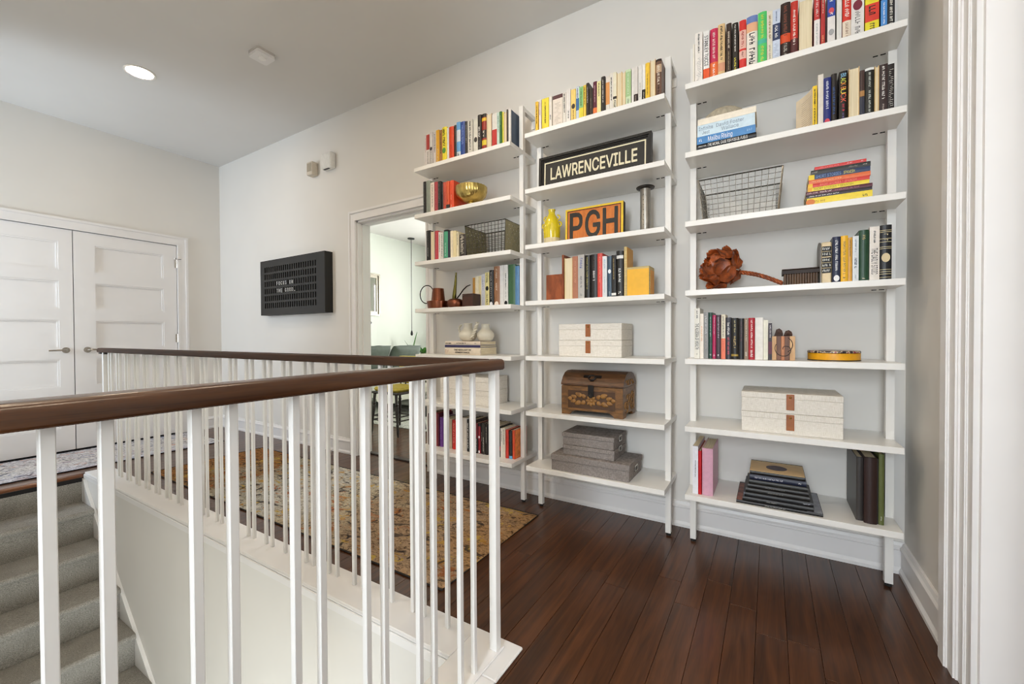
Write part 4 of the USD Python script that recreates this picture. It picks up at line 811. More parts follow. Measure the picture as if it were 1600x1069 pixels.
for i, (z0, z1) in enumerate(((.918, 1.008), (1.0085, 1.098))): lidbox('linen_box', f'cream linen box with tan strap, {"lower" if i == 0 else "upper"} of the pair on the middle bookcase', -1.017, -.656, -.25, -.052, z0, z1, .033, .001, LINEN, -.842, group=GR)
for i, (z0, z1) in enumerate(((.606, .694), (.6945, .781))): lidbox('linen_box', f'cream linen box with tan strap, {"lower" if i == 0 else "upper"} of the pair on the right bookcase', -.106, .257, -.28, -.03, z0, z1, .027, .001, LINEN, .077, group=GR)
for i, (z0, z1) in enumerate(((.594, .687), (.6875, .773))): lidbox('linen_box', f'cream linen box, {"lower" if i == 0 else "upper"} of the pair behind the balusters on the left bookcase', -1.885, -1.488, -.265, -.045, z0, z1, .033, .001, LINEN, None, group='plain cream linen boxes')
GG = 'grey tweed boxes on the bottom shelf of the middle bookcase'
lidbox('tweed_box', 'largest grey tweed lidded box at the bottom of the stack of three', -1.045, -.602, -.302, -.055, .284, .373, .034, .004, TWEED, holder=True, group=GG)
lidbox('tweed_box', 'grey tweed lidded box in the middle of the stack of three', -.985, -.69, -.272, -.07, .3735, .4275, .024, .003, TWEED, holder=True, group=GG)
lidbox('tweed_box', 'grey tweed lidded box on top of the stack of three', -.99, -.692, -.270, -.055, .428, .495, .026, .004, TWEED, holder=True, group=GG)
# carved chest
ch = thing('wooden_chest', 'carved brown wooden chest with arched lid and dark iron hasp', 'chest', (-.813, -.165, .6015))
CW = wood('carved_wood', '48301a', '8c6030', (16., 40., 40.), rough=.42, bump=.25); CW2 = wood('carved_relief', '6e4a22', 'a87838', (40., 40., 16.), rough=.45, bump=.2); IRON = plain('24211f', .5, .6, name='black_iron')
A, B, HB = .172, .115, .158
front = Polygon([(-A, 0), (-A + .045, 0), (-A + .055, .012), (-A + .075, .024), (A - .075, .024), (A - .055, .012), (A - .045, 0), (A, 0), (A, HB), (-A, HB)])
obj('body', cat(tf(ext(front, .018), FRONT).apply_translation((0, -B + .018, 0)), tf(ext(front, .018), FRONT).apply_translation((0, B, 0)),
    prism_x(Polygon([(-B + .018, .0), (-B + .05, 0), (-B + .065, .02), (B - .065, .02), (B - .05, 0), (B - .018, 0), (B - .018, HB), (-B + .018, HB)]), -A, -A + .018), prism_x(Polygon([(-B + .018, .0), (-B + .05, 0), (-B + .065, .02), (B - .065, .02), (B - .05, 0), (B - .018, 0), (B - .018, HB), (-B + .018, HB)]), A - .018, A),
    bx(-A + .018, A - .018, -B + .018, B - .018, .026, .04)), CW, ch)
lidp = [(-B - .003, HB + .003), (-B - .003, HB + .012), (-B + .02, HB + .045), (-B + .05, HB + .068), (-B + .085, HB + .077), (B - .085, HB + .077), (B - .05, HB + .068), (B - .02, HB + .045), (B + .003, HB + .012), (B + .003, HB + .003)]
obj('lid', prism_x(Polygon(lidp), -A - .003, A + .003), wood('lid_wood', '3c2818', '704a2c', (14., 50., 50.), rough=.4, bump=.2), ch)
fy = -B - .0005
obj('front_frame', cat(bx(-A, -A + .04, fy - .004, fy, .03, HB - .002, .001), bx(A - .04, A, fy - .004, fy, .03, HB - .002, .001), bx(-A + .04, A - .04, fy - .004, fy, HB - .024, HB - .002, .001), bx(-A + .04, A - .04, fy - .004, fy, .026, .038, .001)), CW, ch)
obj('sunk_panel', bx(-A + .04, A - .04, fy - .0012, fy, .038, HB - .024), plain('4a2f18', .6, name='sunk_panel', var=.2), ch)
def leafm(x, z, l, w, a):
    m = trimesh.creation.icosphere(2, 1.); m.apply_scale((l, .0055, w)); V = m.vertices; V[:, 2] *= (1 - .35 * (V[:, 0] / l)); m.vertices = V
    return mv(m, (x, fy - .0005, z), ry=-a)
for s in (-1, 1):
    for (x, z, l, w, a) in ((.042, .105, .014, .011, .7), (.045, .07, .015, .012, -.6), (.072, .112, .02, .0125, .35), (.076, .066, .02, .0125, -.4), (.1, .1, .017, .01, .3), (.102, .075, .017, .01, -.3), (.122, .089, .013, .011, 0.)):
        obj('carved_leaf', leafm(s * x, z, l, w, a * s if s > 0 else math.pi - a), CW2, ch, smooth=60)
obj('carved_flower', cat([leafm(.02 * math.cos(t), .083 + .02 * math.sin(t), .011, .009, t) for t in np.linspace(0, 2 * math.pi, 8, endpoint=False)] + [leafm(0, .083, .011, .011, 0)]), CW2, ch, smooth=60)
rr = random.Random(5)
for cm in ([mv(tube([(0, -.02 * math.cos(t) * k, .02 * math.sin(t) * k) for t in np.linspace(0, 4.4, 9)], .0032, 6), (A + .0015, rr.uniform(-.07, .07), rr.uniform(.045, .13)), rx=rr.uniform(0, 6)) for k in [rr.uniform(.5, 1.1) for _ in range(16)]] +
    [mv(tube([(0, -.014 * math.cos(t), .014 * math.sin(t)) for t in np.linspace(0, 4, 8)], .003, 6), (A + .004, y, HB + .024), rx=t2) for y, t2 in ((-.06, 0), (-.02, 2), (.02, 1), (.06, 3))]): obj('side_carving', cm, CW2, ch, smooth=60)
obj('hasp', cat(bx(-.016, .016, fy - .0085, fy - .0050, .106, HB + .008, .001), mv(bx(-.011, .011, -.0015, .0015, 0, .03), (0, -B - .001, HB + .012), rx=-.6), bx(-.009, .009, fy - .014, fy - .008, .1, .12, .002),
    mv(tube([(.02 * math.cos(t), 0, .014 * math.sin(t)) for t in np.linspace(0, 2 * math.pi, 16, endpoint=False)], .004, 6, True), (0, -B + .012, HB + .048), rx=-.6),
    mv(bx(-.05, -.012, -.002, .002, -.008, .008), (0, -B + .022, HB + .052), rx=-.8, ry=.0), mv(bx(.012, .05, -.002, .002, -.008, .008), (0, -B + .022, HB + .052), rx=-.8)), IRON, ch)
# wire baskets
WIRE = plain('5a554c', .4, .7, name='basket_wire'); WIRED = plain('3c3830', .45, .6, name='basket_rim')
def basket(label, loc, a, b, h, flare, nx, nz, solid_ends, sheet):
    t = thing('wire_basket', label, 'basket', loc)
    def at_(u, v, s): k = 1 + flare * s; return np.array([u * a * k, v * b * k, s * h + .002])
    r = .0011; ws = []
    for i in range(nx + 1):
        u = -1 + 2 * i / nx
        ws += [bar(at_(u, -1, 0), at_(u, -1, 1), 2 * r), bar(at_(u, 1, 0), at_(u, 1, 1), 2 * r), bar(at_(u, -1, 0), at_(u, 1, 0), 2 * r)]
    ny = max(4, int(nx * b / a))
    for i in range(ny + 1):
        v = -1 + 2 * i / ny; ws.append(bar(at_(-1, v, 0), at_(1, v, 0), 2 * r))
        if not solid_ends: ws += [bar(at_(s, v, 0), at_(s, v, 1), 2 * r) for s in (-1, 1)]
    for k in range(1, nz):
        s = k / nz
        for v in (-1, 1): ws.append(bar(at_(-1, v, s), at_(1, v, s), 2 * r))
        if not solid_ends: ws += [bar(at_(u, -1, s), at_(u, 1, s), 2 * r) for u in (-1, 1)]
    obj('wire_mesh', cat(ws), WIRE, t)
    obj('rim', tube([at_(u, v, 1) for u, v in ((-1, -1), (1, -1), (1, 1), (-1, 1))], .0028, 6, True), WIRED, t)
    if solid_ends:
        for s in (-1, 1):
            P = Polygon([(at_(s, -1, 0)[1], .002), (at_(s, 1, 0)[1], .002), (at_(s, 1, 1)[1], h), (at_(s, -1, 1)[1], h)])
            for iy in range(-5, 6):
                for iz in range(3, 9):
                    if (iy + iz) % 2 == 0: P = P.difference(Point(iy * b * .16, h * iz / 9).buffer(.0035, 3))
            m = tf(ext(P, .0014), SIDE); V = m.vertices; V[:, 0] += s * a * (1 + flare * (V[:, 2] - .002) / h) - .0007; m.vertices = V
            obj('end_plate', m, plain('8a8262', .45, .5, name='end_plate_metal', var=.12), t, label='perforated metal end')
    if sheet:
        obj('corner_post', cat([tube([at_(u, v, 0), at_(u, v, 1)], .0038, 6) for u in (-1, 1) for v in (-1, 1)]), NICKEL, t)
    return t
bk = basket('open wire basket with white corner posts and paper inside, third shelf of right bookcase', (-.118, -.165, 1.5635), .148, .108, .185, .12, 13, 8, False, True)
obj('paper_sheet', bx(-.142, .142, .094, .0955, .006, .175), plain('dcdad4', .8, name='paper_white'), bk)
basket('wire basket with perforated brassy metal ends, third shelf of left bookcase', (-1.498, -.172, 1.5405), .142, .108, .19, .07, 12, 8, True, False)
# rust metal flower
fl = thing('metal_flower', 'rusty orange metal flower with twisted stem lying on the fourth shelf', 'sculpture', (-.203, -.165, 1.2425))
RUST = wood('rusted_copper', '4e1d0c', 'c8642a', (26., 26., 26.), rough=.42, bump=.3, rand=.3, contrast=(.32, .66)); C = np.array([.006, 0, .110])
ax = np.array([-.80, -.52, .30]); ax /= np.linalg.norm(ax)
e1 = np.cross(ax, (0, 0, 1)); e1 /= np.linalg.norm(e1); e2 = np.cross(ax, e1)
rf = random.Random(11)
def petal(theta, phi, R, w, l, curl):
    """A cupped sheet on a sphere of radius R; phi from the axis, theta round it."""
    d = ax * math.cos(phi) + (e1 * math.cos(theta) + e2 * math.sin(theta)) * math.sin(phi)
    up = ax * -math.sin(phi) + (e1 * math.cos(theta) + e2 * math.sin(theta)) * math.cos(phi); sd = np.cross(d, up); V = []; nu, nv = 7, 7
    for s in (0, 1):
        for i in range(nu):
            for j in range(nv):
                u, v = -1 + 2 * i / (nu - 1), j / (nv - 1)
                ww = w * (1 - abs(1.9 * v - .95) ** 3.2) ** .5 * (1 + .06 * math.sin(9 * u + 5 * theta))
                rad = R - .0016 * s + curl * (v - .35) ** 2 * 1.6 - .012 * (u * u) * (1 - v) + .004 * math.sin(6 * u + 3 * theta) * v
                V.append(C + d * rad + up * (v - .55) * -l + sd * u * ww * (1 - .0 * v))
    F = []; n = nu * nv
    for i in range(nu - 1):
        for j in range(nv - 1):
            p, q, r_, t = i * nv + j, (i + 1) * nv + j, (i + 1) * nv + j + 1, i * nv + j + 1
            F += [(p, q, r_), (p, r_, t), (n + p, n + r_, n + q), (n + p, n + t, n + r_)]
    edge = [i * nv for i in range(nu)] + [(nu - 1) * nv + j for j in range(1, nv)] + [i * nv + nv - 1 for i in range(nu - 2, -1, -1)] + [j for j in range(nv - 2, 0, -1)]
    for a_, b_ in zip(edge, edge[1:] + edge[:1]): F += [(a_, a_ + n, b_ + n), (a_, b_ + n, b_)]
    return trimesh.Trimesh(np.array(V), np.array(F), process=False)
for cnt, phi, R, w, l, cu in ((3, .22, .070, .030, .05, -.008), (5, .66, .078, .037, .062, .016), (6, 1.12, .084, .042, .07, .03), (7, 1.62, .086, .043, .072, .036), (6, 2.2, .08, .04, .064, .026)):
    for k in range(cnt): obj('petal', petal(2 * math.pi * k / cnt + phi * 1.7 + rf.uniform(-.22, .22), phi + rf.uniform(-.13, .13), R + rf.uniform(-.008, .006), w, l, cu), RUST, fl, smooth=50)
obj('heart', mv(trimesh.creation.icosphere(2, .058), C), RUST, fl, smooth=True)
p0, p1 = np.array([.06, -.01, .088]), np.array([.25, -.09, .0125])
ts = np.linspace(0, 1, 40)
obj('stem', cat([tube([p0 + (p1 - p0) * t + np.array([0, .005 * math.cos(30 * t + k), .005 * math.sin(30 * t + k) + .012 * math.sin(3.14 * t)]) for t in ts], [.0058] * 40, 6) for k in (0, 2.09, 4.19)]), RUST, fl, smooth=True)
# brush box, patterned bookend
bb = thing('reeded_box', 'low dark brown reeded wooden box beside the flower stem', 'box', (.113, -.262, 1.2425))
DW = wood('dark_reed', '2c1c10', '6a4c30', (180., 20., 5.), rough=.55, bump=.3)
obj('body', cat([bx(-.06 + .0092 * i, -.0515 + .0092 * i, 0, .07, 0, .05, .0015) for i in range(13)]), DW, bb)
obj('lid', prism_x(Polygon([(-.004, .05), (.074, .05), (.074, .066), (.062, .072), (.006, .072), (-.004, .064)]), -.067, .064), plain('23140c', .6, name='dark_lid', var=.15), bb)
pb = thing('bookend', 'patterned black and cream bookend with a grey arched side', 'bookend', (.2, -.262, 1.2425))
obj('side_panel', prism_x(Polygon([(.0, 0), (.13, 0), (.13, .15)] + [(.065 + .065 * math.cos(t), .15 + .03 * math.sin(t)) for t in np.linspace(0, math.pi, 10)][1:-1] + [(0, .15)]).difference(Polygon([(.04, 0), (.09, 0), (.09, .06)] + [(.065 + .025 * math.cos(t), .06 + .03 * math.sin(t)) for t in np.linspace(0, math.pi, 8)][1:-1] + [(.04, .06)])), -.022, -.017), plain('6c6862', .5, name='grey_panel'), pb)
obj('core', bx(-.0165, .0175, .003, .125, 0, .172, .004), plain('e6d0a8', .55, name='cream_core', var=.08), pb)
obj('dark_panels', cat([bx(-.0150, .0160, .0005, .006, z, z + .02, .004) for z in (.044, .066, .088, .112, .134)]), plain('1c1a18', .5, name='dark_panel'), pb)
obj('silver_marks', cat([mv(scribble(.028, .010, .001), (0, 0, 0)).apply_transform(FRONT).apply_translation((-.0135, .0004, z + .005)) for z in (.044, .066, .088, .112, .134)]), plain('dcdad2', .4, name='silver_mark'), pb)
# striped wooden spiral block
sw = thing('striped_block', 'striped wooden block with an engraved spiral and two dark carved heads on top', 'ornament', (.051, -.27, .9235))
LW, DW2, OW = wood('light_strip', 'c0905c', 'dcb484', (30., 30., 10.), rough=.5), wood('walnut_strip', '52321f', '7a4f36', (30., 30., 10.), rough=.5), wood('cherry_strip', 'b06a40', 'cc8858', (30., 30., 10.), rough=.5)
for a, b, m in ((-.043, -.0245, LW), (-.0245, -.0075, DW2), (-.0075, .005, OW), (.005, .0235, DW2), (.0235, .043, LW)): obj('strip', bx(a + .0002, b - .0002, 0, .034, 0, .103, .0006), m, sw)
sp_ = [(.006 - (.007 + .0052 * t) * math.cos(t) * .9, -.0002, .046 + (.007 + .0052 * t) * math.sin(t) * .9) for t in np.linspace(0, 6.9, 46)]
obj('spiral_groove', cat(tube(sp_, .0014, 5), tube([(.0 + .034 * math.sin(t) , -.0002, .066 - .034 * math.cos(t)) for t in np.linspace(.5, 2.6, 14)], .0013, 5)), plain('1a0f0a', .7, name='groove_dark'), sw)
for x, h in ((-.017, .034), (.017, .026)):
    P = Polygon([(x - .0165, .1032), (x - .008, .1032 + h * .85), (x + .003, .1032 + h), (x + .013, .1032 + h * .72), (x + .0165, .1032 + h * .3), (x + .0155, .1032)])
    m = tf(ext(P, .022), FRONT).apply_translation((0, .028, 0)); obj('carved_head', trimesh.convex.convex_hull(np.vstack([m.vertices, [[x, .002, .1032 + h * .5], [x, .032, .1032 + h * .5]]])), wood('dark_head', '20120b', '4a2a1a', (30., 30., 30.), rough=.4), sw)
# round tin
tn = thing('round_tin', 'low round yellow tin with a dark patterned lid', 'tin', (.2335, -.175, .9235))
obj('side', lathe([(0, .001), (.089, .001), (.0905, .004), (.0905, .03), (.088, .032), (0, .032)], 56), plain('eba81a', .4, name='tin_yellow', var=.06, scale=60.), tn, smooth=40)
obj('lid', lathe([(0, .0325), (.0915, .0325), (.0915, .0375), (.089, .041), (.06, .0425), (0, .043)], 56), mat('tin_lid', {'g': ('geometry', {}), 'v': ('voronoi_texture', {'scale': 70.}), 'r': ('rgb_ramp', {'ramp': [(.0, lin('231c20')), (.45, lin('3a2a30')), (.6, lin('d8c8a8')), (.8, lin('8a3040'))]}), 'p': ('principled_bsdf', {'roughness': .35})}, [('g.position', 'v.vector'), ('v.distance', 'r.fac'), ('r.color', 'p.base_color')]), tn, smooth=40)
obj('base_rim', lathe([(0, 0), (.0915, 0), (.0915, .0035), (.089, .004), (0, .004)], 56), plain('33261c', .5, name='tin_rim'), tn, smooth=40)
# brass bowl
bo = thing('brass_bowl', 'fluted brass footed bowl beside the orange books', 'bowl', (-1.630, -.245, 1.8585))
BR2 = plain('cdb46c', .22, 1., name='aged_brass', var=.22, scale=25.)
m = lathe([(0, .032), (.02, .032), (.045, .038), (.072, .055), (.092, .082), (.1, .112), (.1, .145), (.097, .145), (.096, .113), (.088, .086), (.069, .06), (.043, .043), (0, .037)], 72)
V = m.vertices; rad = np.hypot(V[:, 0], V[:, 1]); th = np.arctan2(V[:, 1], V[:, 0]); k = 1 + .022 * np.cos(24 * th) * np.clip((V[:, 2] - .04) / .06, 0, 1); V[:, 0] *= k; V[:, 1] *= k; m.vertices = V
V[:, 2] = .026 + (V[:, 2] - .032) * .88; m.vertices = V
obj('cup', m, BR2, bo, smooth=40); obj('foot', lathe([(0, 0), (.027, 0), (.028, .004), (.022, .011), (.019, .02), (.022, .03), (0, .03)], 36), BR2, bo, smooth=40)
# copper watering cans, little brown box
COP = plain('7c4832', .28, 1., name='brown_copper', var=.12, scale=20., coat=.2); BRS = plain('6a6230', .3, 1., name='olive_brass', var=.1)
wc = thing('copper_pitcher', 'copper pitcher with a large thin ring handle', 'pitcher', (-1.922, -.236, 1.2215))
obj('body', lathe([(0, 0), (.066, 0), (.071, .004), (.076, .046), (.074, .05), (.05, .052), (.047, .056), (.038, .137), (.035, .137), (.043, .058), (0, .05)], 40), COP, wc, smooth=35)
obj('handle', tube([(-.103 + .062 * math.cos(t), 0, .103 + .062 * math.sin(t)) for t in np.linspace(.55, 5.1, 30)], .0032, 8), IRON, wc, smooth=True)
oc = thing('watering_can', 'squat copper watering can with tall brass spout and curved black handle', 'watering can', (-1.768, -.240, 1.2215))
obj('body', lathe([(0, 0), (.036, 0), (.05, .008), (.057, .026), (.054, .044), (.04, .056), (.02, .061), (0, .062)], 40), COP, oc, smooth=50)
obj('spout', tube([(-.012, 0, .056), (-.008, 0, .1), (.0, 0, .16), (.006, 0, .232)], [.014, .0115, .0085, .005], 14), BRS, oc, smooth=True)
obj('handle', tube([(.012, -.002, .06), (.04, -.004, .085), (.07, -.006, .115), (.1, -.008, .135), (.128, -.008, .142)], [.004, .004, .0038, .0036, .003], 8), IRON, oc, smooth=True)
obj('stopper', tube([(-.056, 0, .026), (-.075, 0, .027)], .004, 8), IRON, oc)
lb = thing('small_box', 'small dark brown leather box left of the fourth-shelf books', 'box', (-1.657, -.255, 1.2215))
obj('body', bx(-.045, .043, 0, .083, 0, .086, .002), plain('3a2118', .4, name='dark_leather', var=.15), lb); obj('front_panel', bx(-.042, .04, -.0015, .0, .003, .066), plain('452418', .45, name='leather_front', var=.15), lb); obj('stud', mv(lathe([(0, 0), (.003, 0), (0, .002)], 10), (-.034, -.0016, .077), rx=math.pi / 2), NICKEL, lb)
# twin jug
jg = thing('twin_jug', 'cream twin-bodied jug with twisted handles on the stacked books', 'jug', (-1.634, -.195, 1.0015))
CER = plain('d9d2bf', .35, name='cream_ceramic', var=.06, scale=15.)
jp = [(0, 0), (.034, 0), (.05, .012), (.061, .036), (.058, .056), (.043, .072), (.031, .082), (.027, .1), (.029, .113), (.031, .118), (.028, .118), (.024, .1), (0, .09)]
obj('body', lathe(jp, 36, (-.068, 0, 0)), CER, jg, smooth=50); obj('body', mv(lathe(jp, 36), (.066, .012, 0), s=.94), CER, jg, smooth=50)
tw = [np.array([-.012 + .045 * t, -.03, .02 + .1 * t]) for t in np.linspace(0, 1, 24)]
obj('handle', cat([tube([p + np.array([.007 * math.cos(9 * i / 24 * 2 + k), .007 * math.sin(9 * i / 24 * 2 + k), 0]) for i, p in enumerate(tw)], .0068, 8) for k in (0, math.pi)]), CER, jg, smooth=True)
obj('handle', cat([tube([(-.125 - .016 * math.sin(t) + .003 * math.cos(5 * t + k), .003 * math.sin(5 * t + k), .078 + .028 * math.cos(t)) for t in np.linspace(-.3, 3.2, 18)], .0055, 8) for k in (0, math.pi)]), CER, jg, smooth=True)

# ------------------------------------------------------------------ letter board on the wall
lt = thing('letter_board', 'black wall letter board with small white words FOCUS ON THE GOOD', 'letter board', (-3.911, -.001, 1.256))
LBK = plain('24221f', .55, name='board_black', var=.08); BW, BH, BD = 1.055, .548, .08
fa = sbox(-BW / 2, 0, BW / 2, BH); inner = fa
rows_z = [.434, .362, .290, .218, .146, .074]; cols = np.linspace(-.452, .382, 24); sw_, sh_ = .0215, .052
holes = [sbox(x, z - .005, x + sw_, z - .005 + sh_) for z in rows_z for x in cols]
from shapely import union_all
face = tf(ext(fa.difference(union_all(holes)), .010), FRONT); face.apply_translation((0, -BD + .010, 0))
obj('slotted_face', face, LBK, lt)
obj('case', cat(bx(-BW / 2, BW / 2, -BD + .022, 0, 0, BH), bx(-BW / 2, -BW / 2 + .01, -BD + .01, -BD + .022, 0, BH), bx(BW / 2 - .01, BW / 2, -BD + .01, -BD + .022, 0, BH), bx(-BW / 2 + .01, BW / 2 - .01, -BD + .01, -BD + .022, 0, .01), bx(-BW / 2 + .01, BW / 2 - .01, -BD + .01, -BD + .022, BH - .01, BH)), plain('151412', .6, name='board_case'), lt)
WL = plain('e8e8e6', .5, name='letter_white')
for line, z, c0 in (('FOCUS ON', rows_z[2], 6), ('THE GOOD.', rows_z[3], 6)):
    for i, c in enumerate(line):
        if c != ' ':
            x = cols[c0 + i]; obj('letter', face_text(c, x + .002, x + .0195, z, z + (.036 if c != '.' else .006), -BD - .0002, .002), WL, lt)

# ------------------------------------------------------------------ rugs
def rug_mat(name, x0, x1, zones, spots, dark, stretch, mot=.8):
    """Distressed wool: colour zones along the runner, woven flecks, rust or yellow spots, dark drawn motifs."""
    n = {'g': ('geometry', {}), 'm': ('mapping', {'scale': stretch}), 'sx': ('separate_xyz', {}), 'mr': ('map_range', {'from_min': x0, 'from_max': x1, 'clamp': True}),
         'z': ('noise_texture', {'scale': 3.2, 'detail': 4., 'roughness': .65, 'distortion': .8}), 'za': ('math', {'math_type': 'multiply_add', 'value2': .55, 'value3': -.275}), 'zs': ('math', {'math_type': 'add', 'use_clamp': True}),
         'zr': ('rgb_ramp', {'ramp': [(p, lin(c)) for p, c in zones]}),
         'a': ('noise_texture', {'scale': 26., 'detail': 5., 'roughness': .8, 'distortion': 1.5}), 'ar': ('rgb_ramp', {'ramp': [(.36, (.07, .06, .07)), (.43, (.42, .38, .36)), (.5, (.95, .95, .95)), (.66, (1.35, 1.3, 1.22))]}), 'x': ('mix_color', {'blend_type': 'multiply', 'fac': .9, 'use_clamp': False}),
         's': ('noise_texture', {'scale': 11., 'detail': 3., 'roughness': .6, 'distortion': 1.}), 'sr': ('rgb_ramp', {'ramp': [(.57, (0, 0, 0)), (.61, (.85, .85, .85))]}), 'sc': ('noise_texture', {'scale': 1.4}), 'scr': ('rgb_ramp', {'ramp': [(p, lin(c)) for p, c in spots]}), 'y': ('mix_color', {}),
         'd': ('noise_texture', {'scale': 5., 'detail': 2.}), 'dv': ('mix_vector', {'fac': .12}), 'v': ('voronoi_texture', {'scale': 7.5, 'feature': 'distance_to_edge'}), 'vr': ('rgb_ramp', {'ramp': [(.0, (1, 1, 1)), (.035, (1, 1, 1)), (.06, (0, 0, 0))]}),
         'w': ('noise_texture', {'scale': 9., 'detail': 3.}), 'wr': ('rgb_ramp', {'ramp': [(.5, (0, 0, 0)), (.58, (mot, mot, mot))]}), 'vm': ('math', {'math_type': 'multiply'}), 'q': ('mix_color', {'b': lin(dark)}),
         'f': ('noise_texture', {'scale': 210., 'detail': 2.}), 'u': ('bump', {'strength': .9, 'distance': .004}), 'p': ('principled_bsdf', {'roughness': .95, 'specular_ior_level': .08})}
    l = [('g.position', 'm.vector'), ('g.position', 'sx.vector'), ('sx.x', 'mr.value'), ('g.position', 'z.vector'), ('z.fac', 'za.value1'), ('mr.result', 'zs.value1'), ('za.value', 'zs.value2'), ('zs.value', 'zr.fac'),
         ('m.vector', 'a.vector'), ('a.fac', 'ar.fac'), ('zr.color', 'x.a'), ('ar.color', 'x.b'), ('m.vector', 's.vector'), ('s.fac', 'sr.fac'), ('g.position', 'sc.vector'), ('sc.fac', 'scr.fac'), ('sr.color', 'y.fac'), ('x.result', 'y.a'), ('scr.color', 'y.b'),
         ('g.position', 'd.vector'), ('g.position', 'dv.a'), ('d.color', 'dv.b'), ('dv.result', 'v.vector'), ('v.distance', 'vr.fac'), ('m.vector', 'w.vector'), ('w.fac', 'wr.fac'), ('vr.color', 'vm.value1'), ('wr.color', 'vm.value2'), ('vm.value', 'q.fac'), ('y.result', 'q.a'), ('q.result', 'p.base_color'),
         ('g.position', 'f.vector'), ('f.fac', 'u.height'), ('u.normal', 'p.normal')]
    return mat(name, n, l)
def rug(label, x0, x1, y0, y1, m, h=.009, edge=None, nx=150, seed=0):
    t = thing('rug', label, 'rug', ((x0 + x1) / 2, (y0 + y1) / 2, .0008)); a, b = (x1 - x0) / 2, (y1 - y0) / 2; ny = max(8, int(nx * b / a))
    X, Y = np.meshgrid(np.linspace(-a, a, nx), np.linspace(-b, b, ny), indexing='ij'); P = np.stack([X, Y, X * 0], -1)
    Zt = h * (.72 + .4 * meshkit.noise(P * 70, seed)); e = np.minimum(np.minimum(a - abs(X), b - abs(Y)) / .012, 1); Zt *= .45 + .55 * np.clip(e, 0, 1)
    V = np.concatenate([np.stack([X, Y, Zt], -1).reshape(-1, 3), np.stack([X, Y, Zt * 0], -1).reshape(-1, 3)]); N = nx * ny; i, j = np.meshgrid(np.arange(nx - 1), np.arange(ny - 1), indexing='ij'); p = (i * ny + j).ravel()
    F = np.concatenate([np.c_[p, p + ny, p + ny + 1], np.c_[p, p + ny + 1, p + 1], np.c_[p, p + ny + 1, p + ny] + N, np.c_[p, p + 1, p + ny + 1] + N])
    ed = [k * ny for k in range(nx)] + [(nx - 1) * ny + k for k in range(1, ny)] + [k * ny + ny - 1 for k in range(nx - 2, -1, -1)] + [k for k in range(ny - 2, 0, -1)]
    S = []
    for a_, b_ in zip(ed, ed[1:] + ed[:1]): S += [(a_, a_ + N, b_ + N), (a_, b_ + N, b_)]
    obj('pile', trimesh.Trimesh(V, np.vstack([F, S]), process=False), m, t, smooth=60, kind='stuff')
    obj('binding', tube([(-a - .002, -b - .002, .004), (a + .002, -b - .002, .004), (a + .002, b + .002, .004), (-a - .002, b + .002, .004)], .004, 6, True), edge or BLACK, t)
RUGA = rug_mat('runner_wool', -4.03, -1.13, [(0., '94683e'), (.2, '94754f'), (.32, 'aaa493'), (.5, 'bab7ae'), (.62, 'aea28a'), (.75, 'a38b70'), (.9, 'aa9074'), (1., 'a2805a')], [(.42, '9a5a30'), (.5, 'c0a44e'), (.58, '98552e')], '26262c', (1., 1.7, 1.))
rug('long multicoloured wool runner on the floor in front of the bookcases', -4.03, -1.13, -1.125, -.30, RUGA, edge=plain('2a2420', .9, name='runner_binding'))
RUGB = rug_mat('pale_wool', -5.4, -4.62, [(0., 'c8c6cc'), (.5, 'd8d4d0'), (1., 'ccccd4')], [(.45, '8890a8'), (.55, 'c89c88')], '3a3c4a', (1.7, 1., 1.), .6)
rug('pale blue-grey runner on the landing before the closet doors', -5.40, -4.62, -2.5, -.36, RUGB, h=.007, nx=50, edge=plain('24222a', .9, name='pale_binding'))
# ------------------------------------------------------------------ bedroom seen through the doorway
BXL, BXR, BYF = -6.45, -1.0, 6.0
wall_y('wall_bedroom_left', sbox(.13, 0, BYF, CZ), BXL, -.1, GREENW)
wall_y('wall_bedroom_right', sbox(.13, 0, BYF, CZ), BXR, .1, GREENW)
wall_x('wall_bedroom_far', sbox(BXL - .1, 0, BXR + .1, CZ).difference(sbox(-5.2, .8, -3.0, 2.6)), BYF, .1, GREENW)
wall_x('wall_bedroom_near', Polygon([(BXL - .1, 0), (DX0, 0), (DX0, DZ), (DX1, DZ), (DX1, 0), (BXR + .1, 0), (BXR + .1, CZ), (BXL - .1, CZ)]), .0655, .0645, GREENW)
window('window_3', -5.2, -3.0, .8, 2.6, BYF + .02)
obj('ceiling', bx(BXL - .1, BXR + .1, .131, BYF + .1, CZ, CZ + .1), CEIL, kind='structure')
bfl = UsdGeom.Xform.Define(stage, '/World/floor_bedroom').GetPrim(); tag(bfl, kind='structure')
obj('subfloor', bx(BXL, BXR, .13, BYF, -.06, -.03), GAP, bfl)
r3 = random.Random(9)
for k in range(60):
    xa = BXL + PITCH * k; y = .13
    if -4.2 < xa < -2.6:
        while y < 2.2:
            L = r3.uniform(.9, 1.6); obj('plank', bx(xa, xa + PITCH - .0016, y, min(y + L, 2.3) - .0016, -.03, 0, .001), PLANK, bfl); y += L
obj('far_boards', cat(bx(BXL, -4.2 - PITCH * .0, .13, 2.3, -.03, -.0005), bx(-2.55, BXR, .13, 2.3, -.03, -.0005), bx(BXL, BXR, 2.3, BYF, -.03, -.0005)), PLANK, bfl)
RUGC = rug_mat('cream_wool', -6.2, -2.7, [(0., 'd8d8d0'), (1., 'dcdcd6')], [(.45, 'b8bcb4'), (.55, 'c8ccc4')], 'a8aca4', (1., 3., 1.), .3)
rug('off-white bedroom rug under the bed', -6.2, -2.7, .98, 2.9, RUGC, h=.012, nx=60, edge=plain('b8b8b0', .9, name='cream_binding'))
